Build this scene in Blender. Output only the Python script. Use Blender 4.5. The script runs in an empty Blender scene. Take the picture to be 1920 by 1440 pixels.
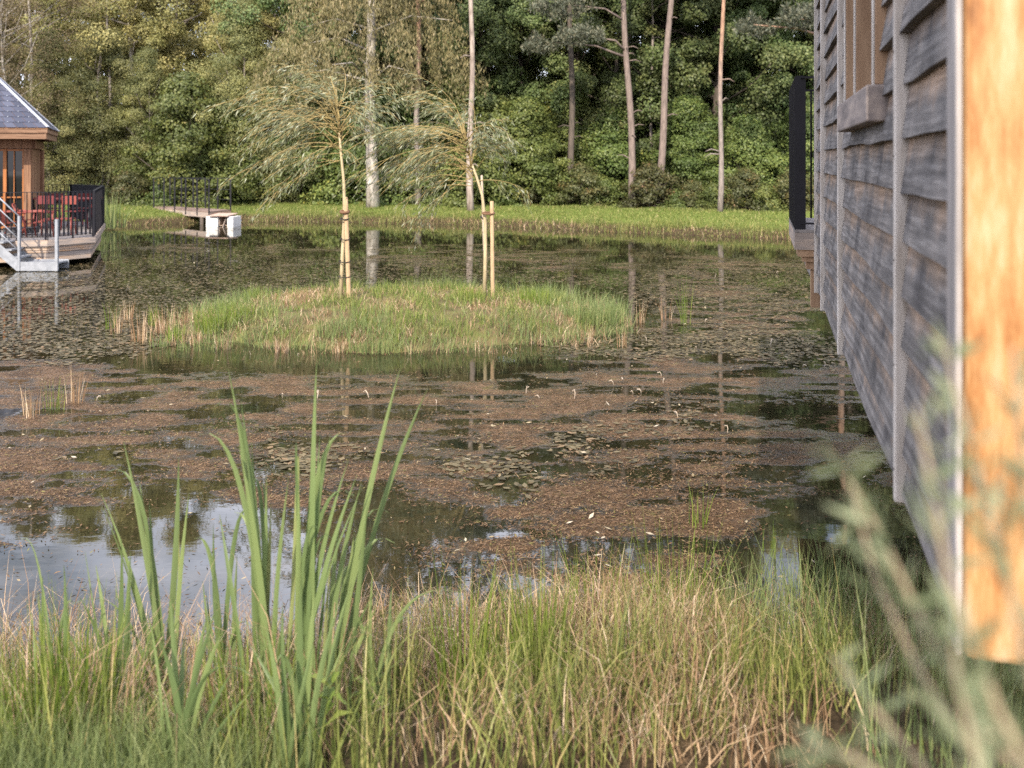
import bpy, math, random
import numpy as np
from mathutils import Vector, Matrix
R = math.radians
C = bpy.context.scene.collection
scene = bpy.context.scene
S = 1866.7                       # focal length in pixels of the 1920 px wide photograph
EYE = 2.25                       # eye height above the water (water is z = 0)

# ------------------------------------------------------------------ camera, light, world
cam_d = bpy.data.cameras.new('camera'); cam = bpy.data.objects.new('camera', cam_d); C.objects.link(cam)
cam.location = (0, 0, EYE); cam.rotation_euler = (R(90), 0, 0)
cam_d.sensor_width = 36; cam_d.lens = 35; cam_d.shift_y = -(720 - 300) / 1920
cam_d.clip_start = 0.05; cam_d.clip_end = 2000
cam_d.dof.use_dof = True; cam_d.dof.focus_distance = 6.5; cam_d.dof.aperture_fstop = 3.5; cam_d.dof.aperture_blades = 0
scene.camera = cam
SUN_EL, SUN_HEAD = 34, 13.0
w = bpy.data.worlds.new('World'); scene.world = w; w.use_nodes = True
nt = w.node_tree; bg = nt.nodes['Background']
sky = nt.nodes.new('ShaderNodeTexSky'); sky.sky_type = 'NISHITA'; sky.sun_disc = False
sky.sun_elevation = R(SUN_EL); sky.sun_rotation = R(180 + SUN_HEAD); sky.dust_density = 2.0; sky.air_density = 1.0
# broken cloud in the sky
tc = nt.nodes.new('ShaderNodeTexCoord'); mp = nt.nodes.new('ShaderNodeMapping'); mp.inputs['Scale'].default_value = (2.2, 2.2, 5)
nz = nt.nodes.new('ShaderNodeTexNoise'); nz.inputs['Scale'].default_value = 1.6; nz.inputs['Detail'].default_value = 7; nz.inputs['Roughness'].default_value = .55
rp = nt.nodes.new('ShaderNodeValToRGB'); rp.color_ramp.elements[0].position = .38; rp.color_ramp.elements[1].position = .62
rp.color_ramp.elements[0].color = (.15, .15, .15, 1); rp.color_ramp.elements[1].color = (.9, .9, .9, 1)
mx = nt.nodes.new('ShaderNodeMixRGB'); mx.inputs['Color2'].default_value = (22.0, 22.5, 26.0, 1)
nt.links.new(tc.outputs['Generated'], mp.inputs['Vector']); nt.links.new(mp.outputs['Vector'], nz.inputs['Vector'])
nt.links.new(nz.outputs['Fac'], rp.inputs['Fac']); nt.links.new(rp.outputs['Color'], mx.inputs['Fac'])
nt.links.new(sky.outputs['Color'], mx.inputs['Color1']); nt.links.new(mx.outputs['Color'], bg.inputs['Color'])
bg.inputs['Strength'].default_value = 0.10
sd = bpy.data.lights.new('sun', 'SUN'); sd.energy = 4.6; sd.angle = R(0.5); sd.color = (1.0, .89, .74)
sun = bpy.data.objects.new('sun', sd); C.objects.link(sun)
tos = Vector((-math.sin(R(SUN_HEAD)) * math.cos(R(SUN_EL)), -math.cos(R(SUN_HEAD)) * math.cos(R(SUN_EL)), math.sin(R(SUN_EL))))
sun.rotation_euler = tos.to_track_quat('Z', 'Y').to_euler(); sun.location = tos * 60
vs = scene.view_settings; vs.view_transform = 'Standard'; vs.look = 'None'; vs.exposure = 0.75; vs.gamma = 1
cy = scene.cycles
cy.max_bounces = 7; cy.diffuse_bounces = 3; cy.glossy_bounces = 3; cy.transmission_bounces = 3; cy.transparent_max_bounces = 6
cy.caustics_reflective = False; cy.caustics_refractive = False; cy.use_denoising = False; cy.sample_clamp_indirect = 4

# ------------------------------------------------------------------ helpers
def gx(px, Y): return (px - 960) / S * Y
def gz(py, Y): return EYE - (py - 300) / S * Y
def wp(px, py, z=0.0):
    Y = (EYE - z) * S / (py - 300); return gx(px, Y), Y

def tag(o, label=None, cat=None, group=None, kind=None):
    if label: o['label'] = label
    if cat: o['category'] = cat
    if group: o['group'] = group
    if kind: o['kind'] = kind
    return o
def empty(name, loc=(0, 0, 0), rz=0, label=None, cat=None, group=None):
    o = bpy.data.objects.new(name, None); C.objects.link(o); o.location = loc; o.rotation_euler = (0, 0, rz)
    o.empty_display_size = .1
    return tag(o, label, cat, group)
def link(name, me, mat=None, parent=None):
    o = bpy.data.objects.new(name, me); C.objects.link(o)
    if mat and not me.materials: me.materials.append(mat)
    if parent: o.parent = parent
    return o
def mesh_np(name, V, F, smooth=False):
    """V (n,3), F (m,k) all faces with the same number of corners."""
    V = np.asarray(V, np.float32); F = np.asarray(F, np.int32)
    me = bpy.data.meshes.new(name); k = F.shape[1]
    me.vertices.add(len(V)); me.vertices.foreach_set('co', V.ravel())
    me.loops.add(F.size); me.loops.foreach_set('vertex_index', F.ravel())
    me.polygons.add(len(F)); me.polygons.foreach_set('loop_start', np.arange(0, F.size, k, dtype=np.int32))
    me.polygons.foreach_set('loop_total', np.full(len(F), k, np.int32))
    if smooth: me.polygons.foreach_set('use_smooth', np.ones(len(F), bool))
    me.update(calc_edges=True)
    return me
def quads(Q):
    n = len(Q); return np.asarray(Q).reshape(-1, 3), np.arange(n * 4).reshape(n, 4)
def add_attr(me, name, vals):
    a = me.attributes.new(name, 'FLOAT', 'POINT'); a.data.foreach_set('value', np.asarray(vals, np.float32))

class MB:
    """collects boxes, bars, tubes, prisms, builds ONE mesh object"""
    def __init__(s): s.v = []; s.f = []; s.sm = []
    def add(s, vs, fs, smooth=False):
        o = len(s.v); s.v += [tuple(v) for v in vs]; s.f += [tuple(i + o for i in f) for f in fs]; s.sm += [smooth] * len(fs); return s
    def box(s, x0, x1, y0, y1, z0, z1):
        return s.add([(x0, y0, z0), (x1, y0, z0), (x1, y1, z0), (x0, y1, z0), (x0, y0, z1), (x1, y0, z1), (x1, y1, z1), (x0, y1, z1)],
                     [(0, 3, 2, 1), (4, 5, 6, 7), (0, 1, 5, 4), (1, 2, 6, 5), (2, 3, 7, 6), (3, 0, 4, 7)])
    def bar(s, a, b, w, h, up=(0, 0, 1)):
        a = Vector(a); b = Vector(b); d = (b - a).normalized(); u = Vector(up)
        if abs(d.dot(u)) > .98: u = Vector((0, 1, 0))
        x = d.cross(u).normalized(); y = x.cross(d).normalized(); v = []
        for p in (a, b):
            for sx, sy in ((-1, -1), (1, -1), (1, 1), (-1, 1)): v.append(p + x * (sx * w / 2) + y * (sy * h / 2))
        return s.add(v, [(0, 3, 2, 1), (4, 5, 6, 7), (0, 1, 5, 4), (1, 2, 6, 5), (2, 3, 7, 6), (3, 0, 4, 7)])
    def tube(s, pts, rad, n=6, smooth=True):
        pts = [Vector(p) for p in pts]; m = len(pts)
        if not hasattr(rad, '__len__'): rad = [rad] * m
        v = []; f = []; X = None
        for i, p in enumerate(pts):
            d = (pts[min(i + 1, m - 1)] - pts[max(i - 1, 0)]).normalized()
            if X is None: X = d.orthogonal().normalized()
            X = (X - d * X.dot(d)); X = X.normalized() if X.length > 1e-6 else d.orthogonal().normalized()
            Y = d.cross(X)
            for k in range(n):
                a = 2 * math.pi * k / n; v.append(p + (X * math.cos(a) + Y * math.sin(a)) * rad[i])
        for i in range(m - 1):
            for k in range(n): f.append((i * n + k, i * n + (k + 1) % n, (i + 1) * n + (k + 1) % n, (i + 1) * n + k))
        f.append(tuple(range(n))[::-1]); f.append(tuple(range((m - 1) * n, m * n)))
        return s.add(v, f, smooth)
    def prism(s, poly, z0, z1):
        n = len(poly)
        v = [(x, y, z0) for x, y in poly] + [(x, y, z1) for x, y in poly]
        return s.add(v, [tuple(range(n))[::-1], tuple(range(n, 2 * n))] + [(i, (i + 1) % n, n + (i + 1) % n, n + i) for i in range(n)])
    def mesh(s, name):
        me = bpy.data.meshes.new(name); me.from_pydata(s.v, [], s.f); me.polygons.foreach_set('use_smooth', s.sm); me.update(); return me
    def build(s, name, mat, parent=None): return link(name, s.mesh(name), mat, parent)

def bevel(o, wd=.006):
    m = o.modifiers.new('bevel', 'BEVEL'); m.width = wd; m.segments = 2; m.limit_method = 'ANGLE'; return o

# value noise
def vnoise(x, y, seed=0):
    xi = np.floor(x).astype(np.int64); yi = np.floor(y).astype(np.int64); fx = x - xi; fy = y - yi
    fx = fx * fx * (3 - 2 * fx); fy = fy * fy * (3 - 2 * fy)
    def h(a, b):
        n = (a * 374761393 + b * 668265263 + seed * 974634777) & 0xFFFFFFFF
        n = ((n ^ (n >> 13)) * 1274126177) & 0xFFFFFFFF
        return ((n ^ (n >> 16)) & 0xFFFF) / 65535.0
    return (h(xi, yi) * (1 - fx) + h(xi + 1, yi) * fx) * (1 - fy) + (h(xi, yi + 1) * (1 - fx) + h(xi + 1, yi + 1) * fx) * fy
def fbm(x, y, seed=0, oct=4):
    t = 0; a = .5; n = 0
    for i in range(oct): t = t + a * vnoise(x * 2 ** i, y * 2 ** i, seed + i); n += a; a *= .5
    return t / n
def sstep(a, b, x): t = np.clip((x - a) / (b - a), 0, 1); return t * t * (3 - 2 * t)

# ------------------------------------------------------------------ materials
def new_mat(name):
    m = bpy.data.materials.new(name); m.use_nodes = True; return m, m.node_tree, m.node_tree.nodes['Principled BSDF']
def N(t, typ, **kw):
    n = t.nodes.new(typ)
    for k, v in kw.items():
        if k in n.inputs: n.inputs[k].default_value = v
        else: setattr(n, k, v)
    return n
def ramp(t, stops):
    r = t.nodes.new('ShaderNodeValToRGB'); e = r.color_ramp.elements
    while len(e) < len(stops): e.new(.5)
    for i, (p, c) in enumerate(stops): e[i].position = p; e[i].color = (*c, 1) if len(c) == 3 else c
    return r
def bump(t, b, h, st=.3, dist=.01):
    n = N(t, 'ShaderNodeBump', Strength=st, Distance=dist); t.links.new(h, n.inputs['Height']); t.links.new(n.outputs['Normal'], b.inputs['Normal'])

def leaf_mat(name, stops, trans=.3, rough=.5, spec=.35, obj_var=.25, tone=False):
    m, t, b = new_mat(name); L = t.links
    g = N(t, 'ShaderNodeNewGeometry'); r = ramp(t, stops); src = g.outputs['Random Per Island']
    if tone:                                                    # sprays of older and younger leaves
        at = N(t, 'ShaderNodeAttribute', attribute_name='tone'); q = N(t, 'ShaderNodeMixRGB'); q.inputs[0].default_value = .55; L.new(src, q.inputs[1]); L.new(at.outputs['Fac'], q.inputs[2]); src = q.outputs[0]
    L.new(src, r.inputs['Fac'])
    oi = N(t, 'ShaderNodeObjectInfo'); hs = N(t, 'ShaderNodeHueSaturation')
    mr = N(t, 'ShaderNodeMapRange'); mr.inputs['To Min'].default_value = 1 - obj_var; mr.inputs['To Max'].default_value = 1 + obj_var
    mh = N(t, 'ShaderNodeMapRange'); mh.inputs['To Min'].default_value = .5 - obj_var * .07; mh.inputs['To Max'].default_value = .5 + obj_var * .07
    ml = N(t, 'ShaderNodeMath', operation='FRACT'); mm = N(t, 'ShaderNodeMath', operation='MULTIPLY'); mm.inputs[1].default_value = 7.31
    L.new(oi.outputs['Random'], mr.inputs['Value']); L.new(oi.outputs['Random'], mm.inputs[0]); L.new(mm.outputs[0], ml.inputs[0]); L.new(ml.outputs[0], mh.inputs['Value'])
    L.new(r.outputs['Color'], hs.inputs['Color']); L.new(mr.outputs[0], hs.inputs['Value']); L.new(mh.outputs[0], hs.inputs['Hue'])
    L.new(hs.outputs['Color'], b.inputs['Base Color']); b.inputs['Roughness'].default_value = rough; b.inputs['Specular IOR Level'].default_value = spec
    if trans > 0:
        tr = N(t, 'ShaderNodeBsdfTranslucent'); mix = N(t, 'ShaderNodeMixShader', Fac=trans)
        L.new(hs.outputs['Color'], tr.inputs['Color']); L.new(b.outputs[0], mix.inputs[1]); L.new(tr.outputs[0], mix.inputs[2])
        L.new(mix.outputs[0], t.nodes['Material Output'].inputs['Surface'])
    return m
def noise_mat(name, stops, scale=(1, 1, 1), nscale=5, detail=6, rough=.8, bst=.3, bdist=.01, spec=.3, island=0, metal=0, rgh=.6):
    m, t, b = new_mat(name); L = t.links
    tcn = N(t, 'ShaderNodeTexCoord'); mp = N(t, 'ShaderNodeMapping'); mp.inputs['Scale'].default_value = scale
    nz = N(t, 'ShaderNodeTexNoise', Scale=nscale, Detail=detail, Roughness=rgh); r = ramp(t, stops)
    L.new(tcn.outputs['Object'], mp.inputs['Vector']); L.new(mp.outputs['Vector'], nz.inputs['Vector'])
    src = nz.outputs['Fac']
    if island:
        g = N(t, 'ShaderNodeNewGeometry'); ma = N(t, 'ShaderNodeMath', operation='MULTIPLY_ADD'); ma.inputs[1].default_value = island; ma.inputs[2].default_value = -island / 2
        ad = N(t, 'ShaderNodeMath', operation='ADD'); L.new(g.outputs['Random Per Island'], ma.inputs[0]); L.new(ma.outputs[0], ad.inputs[0]); L.new(src, ad.inputs[1])
        L.new(ad.outputs[0], r.inputs['Fac'])
    else: L.new(src, r.inputs['Fac'])
    L.new(r.outputs['Color'], b.inputs['Base Color']); b.inputs['Roughness'].default_value = rough
    b.inputs['Specular IOR Level'].default_value = spec; b.inputs['Metallic'].default_value = metal
    if bst: bump(t, b, nz.outputs['Fac'], bst, bdist)
    return m
M = {}
M['alder'] = leaf_mat('alder_leaf', [(0, (.075, .092, .034)), (.4, (.135, .142, .054)), (.75, (.25, .232, .09)), (.95, (.40, .35, .13)), (1, (.48, .34, .10))], .3, tone=True)
M['poplar'] = leaf_mat('poplar_leaf', [(0, (0.125, 0.1375, 0.05)), (0.45, (0.2375, 0.225, 0.0813)), (0.85, (0.4125, 0.3625, 0.1438)), (1, (0.5625, 0.4625, 0.175))], .32, tone=True)
M['maple'] = leaf_mat('maple_leaf', [(0, (.05, .085, .028)), (.5, (.105, .142, .048)), (.85, (.215, .245, .092)), (1, (.38, .33, .11))], .28, tone=True)
M['hornbeam'] = leaf_mat('hornbeam_leaf', [(0, (0.0585, 0.0875, 0.0234)), (0.5, (0.104, 0.1375, 0.0364)), (0.85, (0.182, 0.2063, 0.0546)), (1, (0.351, 0.2875, 0.065))], .28, tone=True)
M['bramble'] = leaf_mat('bramble_leaf', [(0, (.05, .06, .02)), (.5, (.09, .10, .035)), (.8, (.16, .14, .05)), (1, (.22, .11, .05))], .25, tone=True)
M['weeping'] = leaf_mat('weeping_leaf', [(0, (0.092, 0.0897, 0.0345)), (0.5, (0.1782, 0.1667, 0.069)), (0.9, (0.2875, 0.253, 0.115)), (1, (0.3565, 0.2875, 0.1495))], .25)
M['pine'] = leaf_mat('pine_needle', [(0, (.07, .085, .055)), (.6, (.14, .155, .11)), (1, (.23, .215, .14))], .15)
M['twig'] = leaf_mat('brown_twig', [(0, (.07, .05, .03)), (.5, (.14, .10, .055)), (.85, (.18, .15, .07)), (1, (.12, .14, .04))], .2, tone=True)
M['willow'] = leaf_mat('willow_leaf', [(0, (.09, .105, .045)), (.5, (.165, .18, .085)), (.85, (.25, .265, .15)), (1, (.36, .37, .27))], .25, .4, .4, .05)
M['willow_twig'] = noise_mat('willow_twig', [(.3, (.22, .165, .06)), (.7, (.33, .255, .115))], nscale=9, bst=0)
M['bark_grey'] = noise_mat('bark_grey', [(.3, (.14, .12, .105)), (.7, (.31, .265, .235))], (6, 6, 1.2), 3, 8, .9, .8, .03)
M['bark_dark'] = noise_mat('bark_dark', [(.3, (.05, .042, .035)), (.7, (.13, .105, .085))], (6, 6, 1.2), 3, 8, .9, .8, .03)
M['bark_pale'] = noise_mat('bark_pale', [(.38, (.11, .095, .08)), (.48, (.29, .26, .22)), (.66, (.48, .44, .39))], (2.5, 2.5, .9), 2.2, 8, .85, .6, .02, rgh=.7)
M['bark_buff'] = noise_mat('bark_buff', [(.34, (.13, .10, .085)), (.5, (.27, .22, .185)), (.68, (.42, .36, .31))], (4, 4, .9), 2.2, 8, .85, .6, .02)
M['bark_mauve'] = noise_mat('bark_mauve', [(.3, (.10, .078, .068)), (.7, (.25, .195, .17))], (6, 6, 1.2), 3, 8, .9, .8, .03)
def pine_bark():
    m, t, b = new_mat('bark_pine'); L = t.links
    tcn = N(t, 'ShaderNodeTexCoord'); mp = N(t, 'ShaderNodeMapping'); mp.inputs['Scale'].default_value = (7, 7, 1.5)
    nz = N(t, 'ShaderNodeTexNoise', Scale=3, Detail=8); L.new(tcn.outputs['Object'], mp.inputs[0]); L.new(mp.outputs[0], nz.inputs[0])
    lo = ramp(t, [(.3, (.12, .10, .09)), (.7, (.28, .235, .21))]); hi = ramp(t, [(.3, (.20, .115, .075)), (.7, (.40, .25, .165))])
    sp = N(t, 'ShaderNodeSeparateXYZ'); L.new(tcn.outputs['Object'], sp.inputs[0])
    ma = N(t, 'ShaderNodeMath', operation='MULTIPLY_ADD'); ma.inputs[1].default_value = 2.0; L.new(nz.outputs['Fac'], ma.inputs[0]); L.new(sp.outputs['Z'], ma.inputs[2])
    mr = N(t, 'ShaderNodeMapRange'); mr.inputs['From Min'].default_value = 4.5; mr.inputs['From Max'].default_value = 7.5; L.new(ma.outputs[0], mr.inputs['Value'])
    mx = N(t, 'ShaderNodeMixRGB'); L.new(mr.outputs[0], mx.inputs[0]); L.new(nz.outputs['Fac'], lo.inputs[0]); L.new(nz.outputs['Fac'], hi.inputs[0])
    L.new(lo.outputs[0], mx.inputs[1]); L.new(hi.outputs[0], mx.inputs[2]); L.new(mx.outputs[0], b.inputs['Base Color']); b.inputs['Roughness'].default_value = .9
    bump(t, b, nz.outputs['Fac'], .8, .03); return m
M['bark_pine'] = pine_bark()
M['grass'] = leaf_mat('grass_blade', [(0, (.07, .095, .022)), (.5, (.165, .195, .05)), (.85, (.28, .285, .09)), (1, (.42, .33, .15))], .3, .5, .3, .05)
M['lawn'] = leaf_mat('lawn_blade', [(0, (.09, .13, .03)), (.6, (.165, .205, .05)), (.9, (.27, .275, .085)), (1, (.38, .31, .16))], .3, .6, .2, .05)
M['rush'] = leaf_mat('rush_blade', [(0, (.075, .12, .018)), (.6, (.15, .21, .03)), (1, (.24, .28, .06))], .3, .45, .35, .05)
M['bluegrass'] = leaf_mat('sedge_blade', [(0, (.095, .13, .045)), (.6, (.16, .205, .072)), (1, (.26, .285, .115))], .3, .5, .3, .05)
M['straw'] = leaf_mat('straw_blade', [(0, (.16, .09, .045)), (.4, (.30, .19, .11)), (.8, (.47, .34, .21)), (1, (.60, .48, .34))], .2, .6, .2, .05)
M['cattail'] = leaf_mat('cattail_leaf', [(0, (.11, .155, .058)), (.5, (.165, .22, .085)), (.9, (.23, .285, .105)), (1, (.30, .27, .11))], .38, .4, .35, .08)
M['sage'] = leaf_mat('shrub_leaf', [(0, (.115, .145, .075)), (.6, (.175, .21, .115)), (1, (.26, .28, .165))], .35, .5, .3, .05)
M['pink_stem'] = noise_mat('pink_stem', [(.3, (.22, .17, .11)), (.7, (.33, .26, .17))], bst=0)

# ------------------------------------------------------------------ terrain
FX = np.array([-90, -40, -30, -13.5, -11, -7, -1, 3, 8, 12, 30, 90.]); FY = np.array([30, 31, 33, 33.8, 36.2, 36.5, 34.2, 31.2, 28.4, 26.6, 24, 22.])
def far_shore(x): return np.interp(x, FX, FY) + .25 * (vnoise(x * .5, x * 0, 5) - .5)
def near_shore(x): return 4.15 + .35 * np.sin(x * 1.3 + .6) + .25 * vnoise(x * 1.7, x * 0, 9)
def ground_h(x, y):
    d = y - far_shore(x); n = near_shore(x) - y
    far = .03 + .26 * sstep(-.2, .9, d) + .16 * sstep(.5, 6, d) + np.clip(d - 9, 0, None) * .14
    far = np.where(d > 60, .45 + 51 * .14 + (d - 60) * .02, far)
    near = -.05 + .68 * sstep(-.3, 1.9, n) + .05 * fbm(x * 1.5, y * 1.5, 3)
    bed = -.55
    a = sstep(-1.6, .1, d); b = sstep(-.9, .1, n)
    return bed * (1 - a) * (1 - b) + far * a + near * b + .04 * (fbm(x * .8, y * .8, 11) - .5)
gxs = np.unique(np.concatenate([np.linspace(-260, -40, 30), np.linspace(-40, 30, 180), np.linspace(-5, 6, 80), np.linspace(30, 260, 30)]))
gys = np.unique(np.concatenate([np.linspace(-60, 0, 20), np.linspace(0, 6, 60), np.linspace(6, 24, 30), np.linspace(24, 46, 120), np.linspace(46, 420, 60)]))
GX, GY = np.meshgrid(gxs, gys)
GZ = ground_h(GX, GY); ni, nj = GX.shape
V = np.stack([GX, GY, GZ], -1).reshape(-1, 3); idx = np.arange(ni * nj).reshape(ni, nj)
F = np.stack([idx[:-1, :-1], idx[:-1, 1:], idx[1:, 1:], idx[1:, :-1]], -1).reshape(-1, 4)
def ground_mat():
    m, t, b = new_mat('soil_and_turf'); L = t.links
    tcn = N(t, 'ShaderNodeTexCoord')
    n1 = N(t, 'ShaderNodeTexNoise', Scale=.5, Detail=6); n2 = N(t, 'ShaderNodeTexNoise', Scale=14, Detail=6)
    L.new(tcn.outputs['Object'], n1.inputs[0]); L.new(tcn.outputs['Object'], n2.inputs[0])
    turf = ramp(t, [(.3, (.07, .10, .022)), (.6, (.13, .165, .035)), (.8, (.19, .19, .06))]); soil = ramp(t, [(.3, (.025, .018, .010)), (.7, (.075, .052, .03))])
    L.new(n2.outputs['Fac'], turf.inputs[0]); L.new(n2.outputs['Fac'], soil.inputs[0])
    at = N(t, 'ShaderNodeAttribute', attribute_name='turf'); mx = N(t, 'ShaderNodeMixRGB')
    L.new(at.outputs['Fac'], mx.inputs[0]); L.new(soil.outputs[0], mx.inputs[1]); L.new(turf.outputs[0], mx.inputs[2]); L.new(mx.outputs[0], b.inputs['Base Color'])
    b.inputs['Roughness'].default_value = .95; b.inputs['Specular IOR Level'].default_value = .1
    bump(t, b, n2.outputs['Fac'], .8, .05); return m
me = mesh_np('ground', V, F, True)
dd = GY - far_shore(GX)
turf = sstep(.3, .9, dd) * (1 - sstep(5.5, 7, dd)) + .0 * sstep(1.2, 2, near_shore(GX) - GY)
add_attr(me, 'turf', np.clip(turf, 0, 1).ravel())
M['ground'] = ground_mat()
tag(link('ground', me, M['ground']), kind='structure')

# island mound
IC = (-1.55, 14.0); IA, IB, IH = 2.95, 2.2, .31
def island_r(x, y):
    dx = (x - IC[0]) / IA; dy = (y - IC[1]) / IB
    return np.sqrt(dx * dx + dy * dy) + .34 * (fbm(x * 1.2, y * 1.2, 21, 4) - .5)
def island_h(x, y):
    r = island_r(x, y); return np.where(r < 1, IH * (1 - r ** 2.2) ** .8 if False else IH * np.clip(1 - r ** 2.6, 0, 1) ** .8, -(r - 1) * 1.2) + .05 * (fbm(x * 3, y * 3, 22) - .5)
ix, iy = np.meshgrid(np.linspace(-3.8, 3.8, 90) + IC[0], np.linspace(-3, 3, 80) + IC[1])
iz = island_h(ix, iy) + .01; idx = np.arange(ix.size).reshape(ix.shape)
me = mesh_np('island', np.stack([ix, iy, iz], -1).reshape(-1, 3), np.stack([idx[:-1, :-1], idx[:-1, 1:], idx[1:, 1:], idx[1:, :-1]], -1).reshape(-1, 4), True)
M['island'] = noise_mat('island_thatch', [(.3, (.05, .042, .02)), (.5, (.12, .095, .045)), (.7, (.11, .12, .035))], nscale=4, detail=8, bst=.8, bdist=.04, spec=.1)
tag(link('island', me, M['island']), kind='structure')

# ------------------------------------------------------------------ water
def blob(px, py, cx, cy_, rx, ry): return np.exp(-(((px - cx) / rx) ** 2 + ((py - cy_) / ry) ** 2))
def weed_cover(X, Y, full=False):
    """plan of the weed beds on the pond: brown milfoil and broad pads"""
    px = 960 + X / Y * S; py = 300 + EYE / Y * S
    n1 = fbm(X * .55, Y * .38, 31, 5); n2 = fbm(X * 1.3, Y * .8, 41, 5); n3 = fbm(X * 4, Y * 3, 51, 4)
    b = 1.12 * sstep(640, 700, py) * (1 - sstep(880, 1130, py + (px - 500) * .02))        # the broad brown band before the island
    b += .75 * blob(px, py, 1060, 485, 520, 42) + .5 * blob(px, py, 1400, 560, 220, 70) + .55 * blob(px, py, 330, 468, 330, 22)
    b += .6 * blob(px, py, 1330, 600, 260, 60) + 1.1 * blob(px, py, 1170, 930, 300, 140) + .4 * blob(px, py, 300, 830, 330, 60) + .6 * blob(px, py, 30, 960, 140, 130) + .5 * blob(px, py, 60, 700, 120, 80)
    b -= .8 * blob(px, py, 340, 1010, 270, 105) + .75 * blob(px, py, 860, 955, 110, 55) - .6 * blob(px, py, 1100, 1050, 330, 80) - .3 * blob(px, py, 480, 930, 130, 40) - .35 * blob(px, py, 650, 950, 130, 70) + .85 * blob(px, py, 900, 845, 190, 34)
    b -= .8 * blob(px, py, 200, 660, 260, 28) + .7 * blob(px, py, 860, 690, 600, 16) + .8 * blob(px, py, 1560, 950, 190, 150) + .5 * blob(px, py, 450, 850, 120, 20)
    b -= .5 * blob(px, py, 1500, 760, 90, 60)
    n4 = fbm(X * 2.2, Y * 5.5, 61, 5); broad = sstep(.34, .70, b * .38 + n1 * .36 + n2 * .34 - .06); brown = broad * sstep(.44, .66, n4 * .62 + n3 * .28 + b * .10)
    p = .95 * blob(px, py, 330, 520, 330, 60) + .75 * blob(px, py, 60, 610, 140, 60) + .7 * blob(px, py, 1330, 650, 240, 28) + .22 * blob(px, py, 1150, 800, 260, 45)
    p += .6 * blob(px, py, 800, 505, 250, 26) + .5 * blob(px, py, 1420, 520, 200, 40) + .35 * blob(px, py, 300, 640, 200, 26)
    p += .3 * blob(px, py, 700, 870, 500, 60) + .35 * blob(px, py, 1300, 560, 250, 60)
    p += .25 * sstep(700, 450, py) if False else .22 * (1 - sstep(560, 720, py))
    p -= .5 * blob(px, py, 340, 1010, 300, 100)
    pads = sstep(.38, .62, p * .48 + n2 * .45 + n3 * .14 - .02)
    if full: return np.clip(broad, 0, 1) * (.35 + .65 * sstep(.36, .62, n4)), np.clip(pads, 0, 1)
    return np.clip(brown, 0, 1), np.clip(pads, 0, 1)
wxs = np.unique(np.concatenate([np.linspace(-120, -22, 12), np.linspace(-22, 20, 700), np.linspace(20, 120, 10)]))
wys = np.unique(np.concatenate([np.linspace(-60, 2, 8), 2.2 * (42 / 2.2) ** np.linspace(0, 1, 620)]))
WX, WY = np.meshgrid(wxs, wys)
br, pd = weed_cover(WX, np.maximum(WY, .5), True); inside = ((WX > -22) & (WX < 20) & (WY > 2))
idx = np.arange(WX.size).reshape(WX.shape)
me = mesh_np('water', np.stack([WX, WY, WX * 0], -1).reshape(-1, 3), np.stack([idx[:-1, :-1], idx[:-1, 1:], idx[1:, 1:], idx[1:, :-1]], -1).reshape(-1, 4), True)
add_attr(me, 'weed', (br * inside).ravel())
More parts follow.
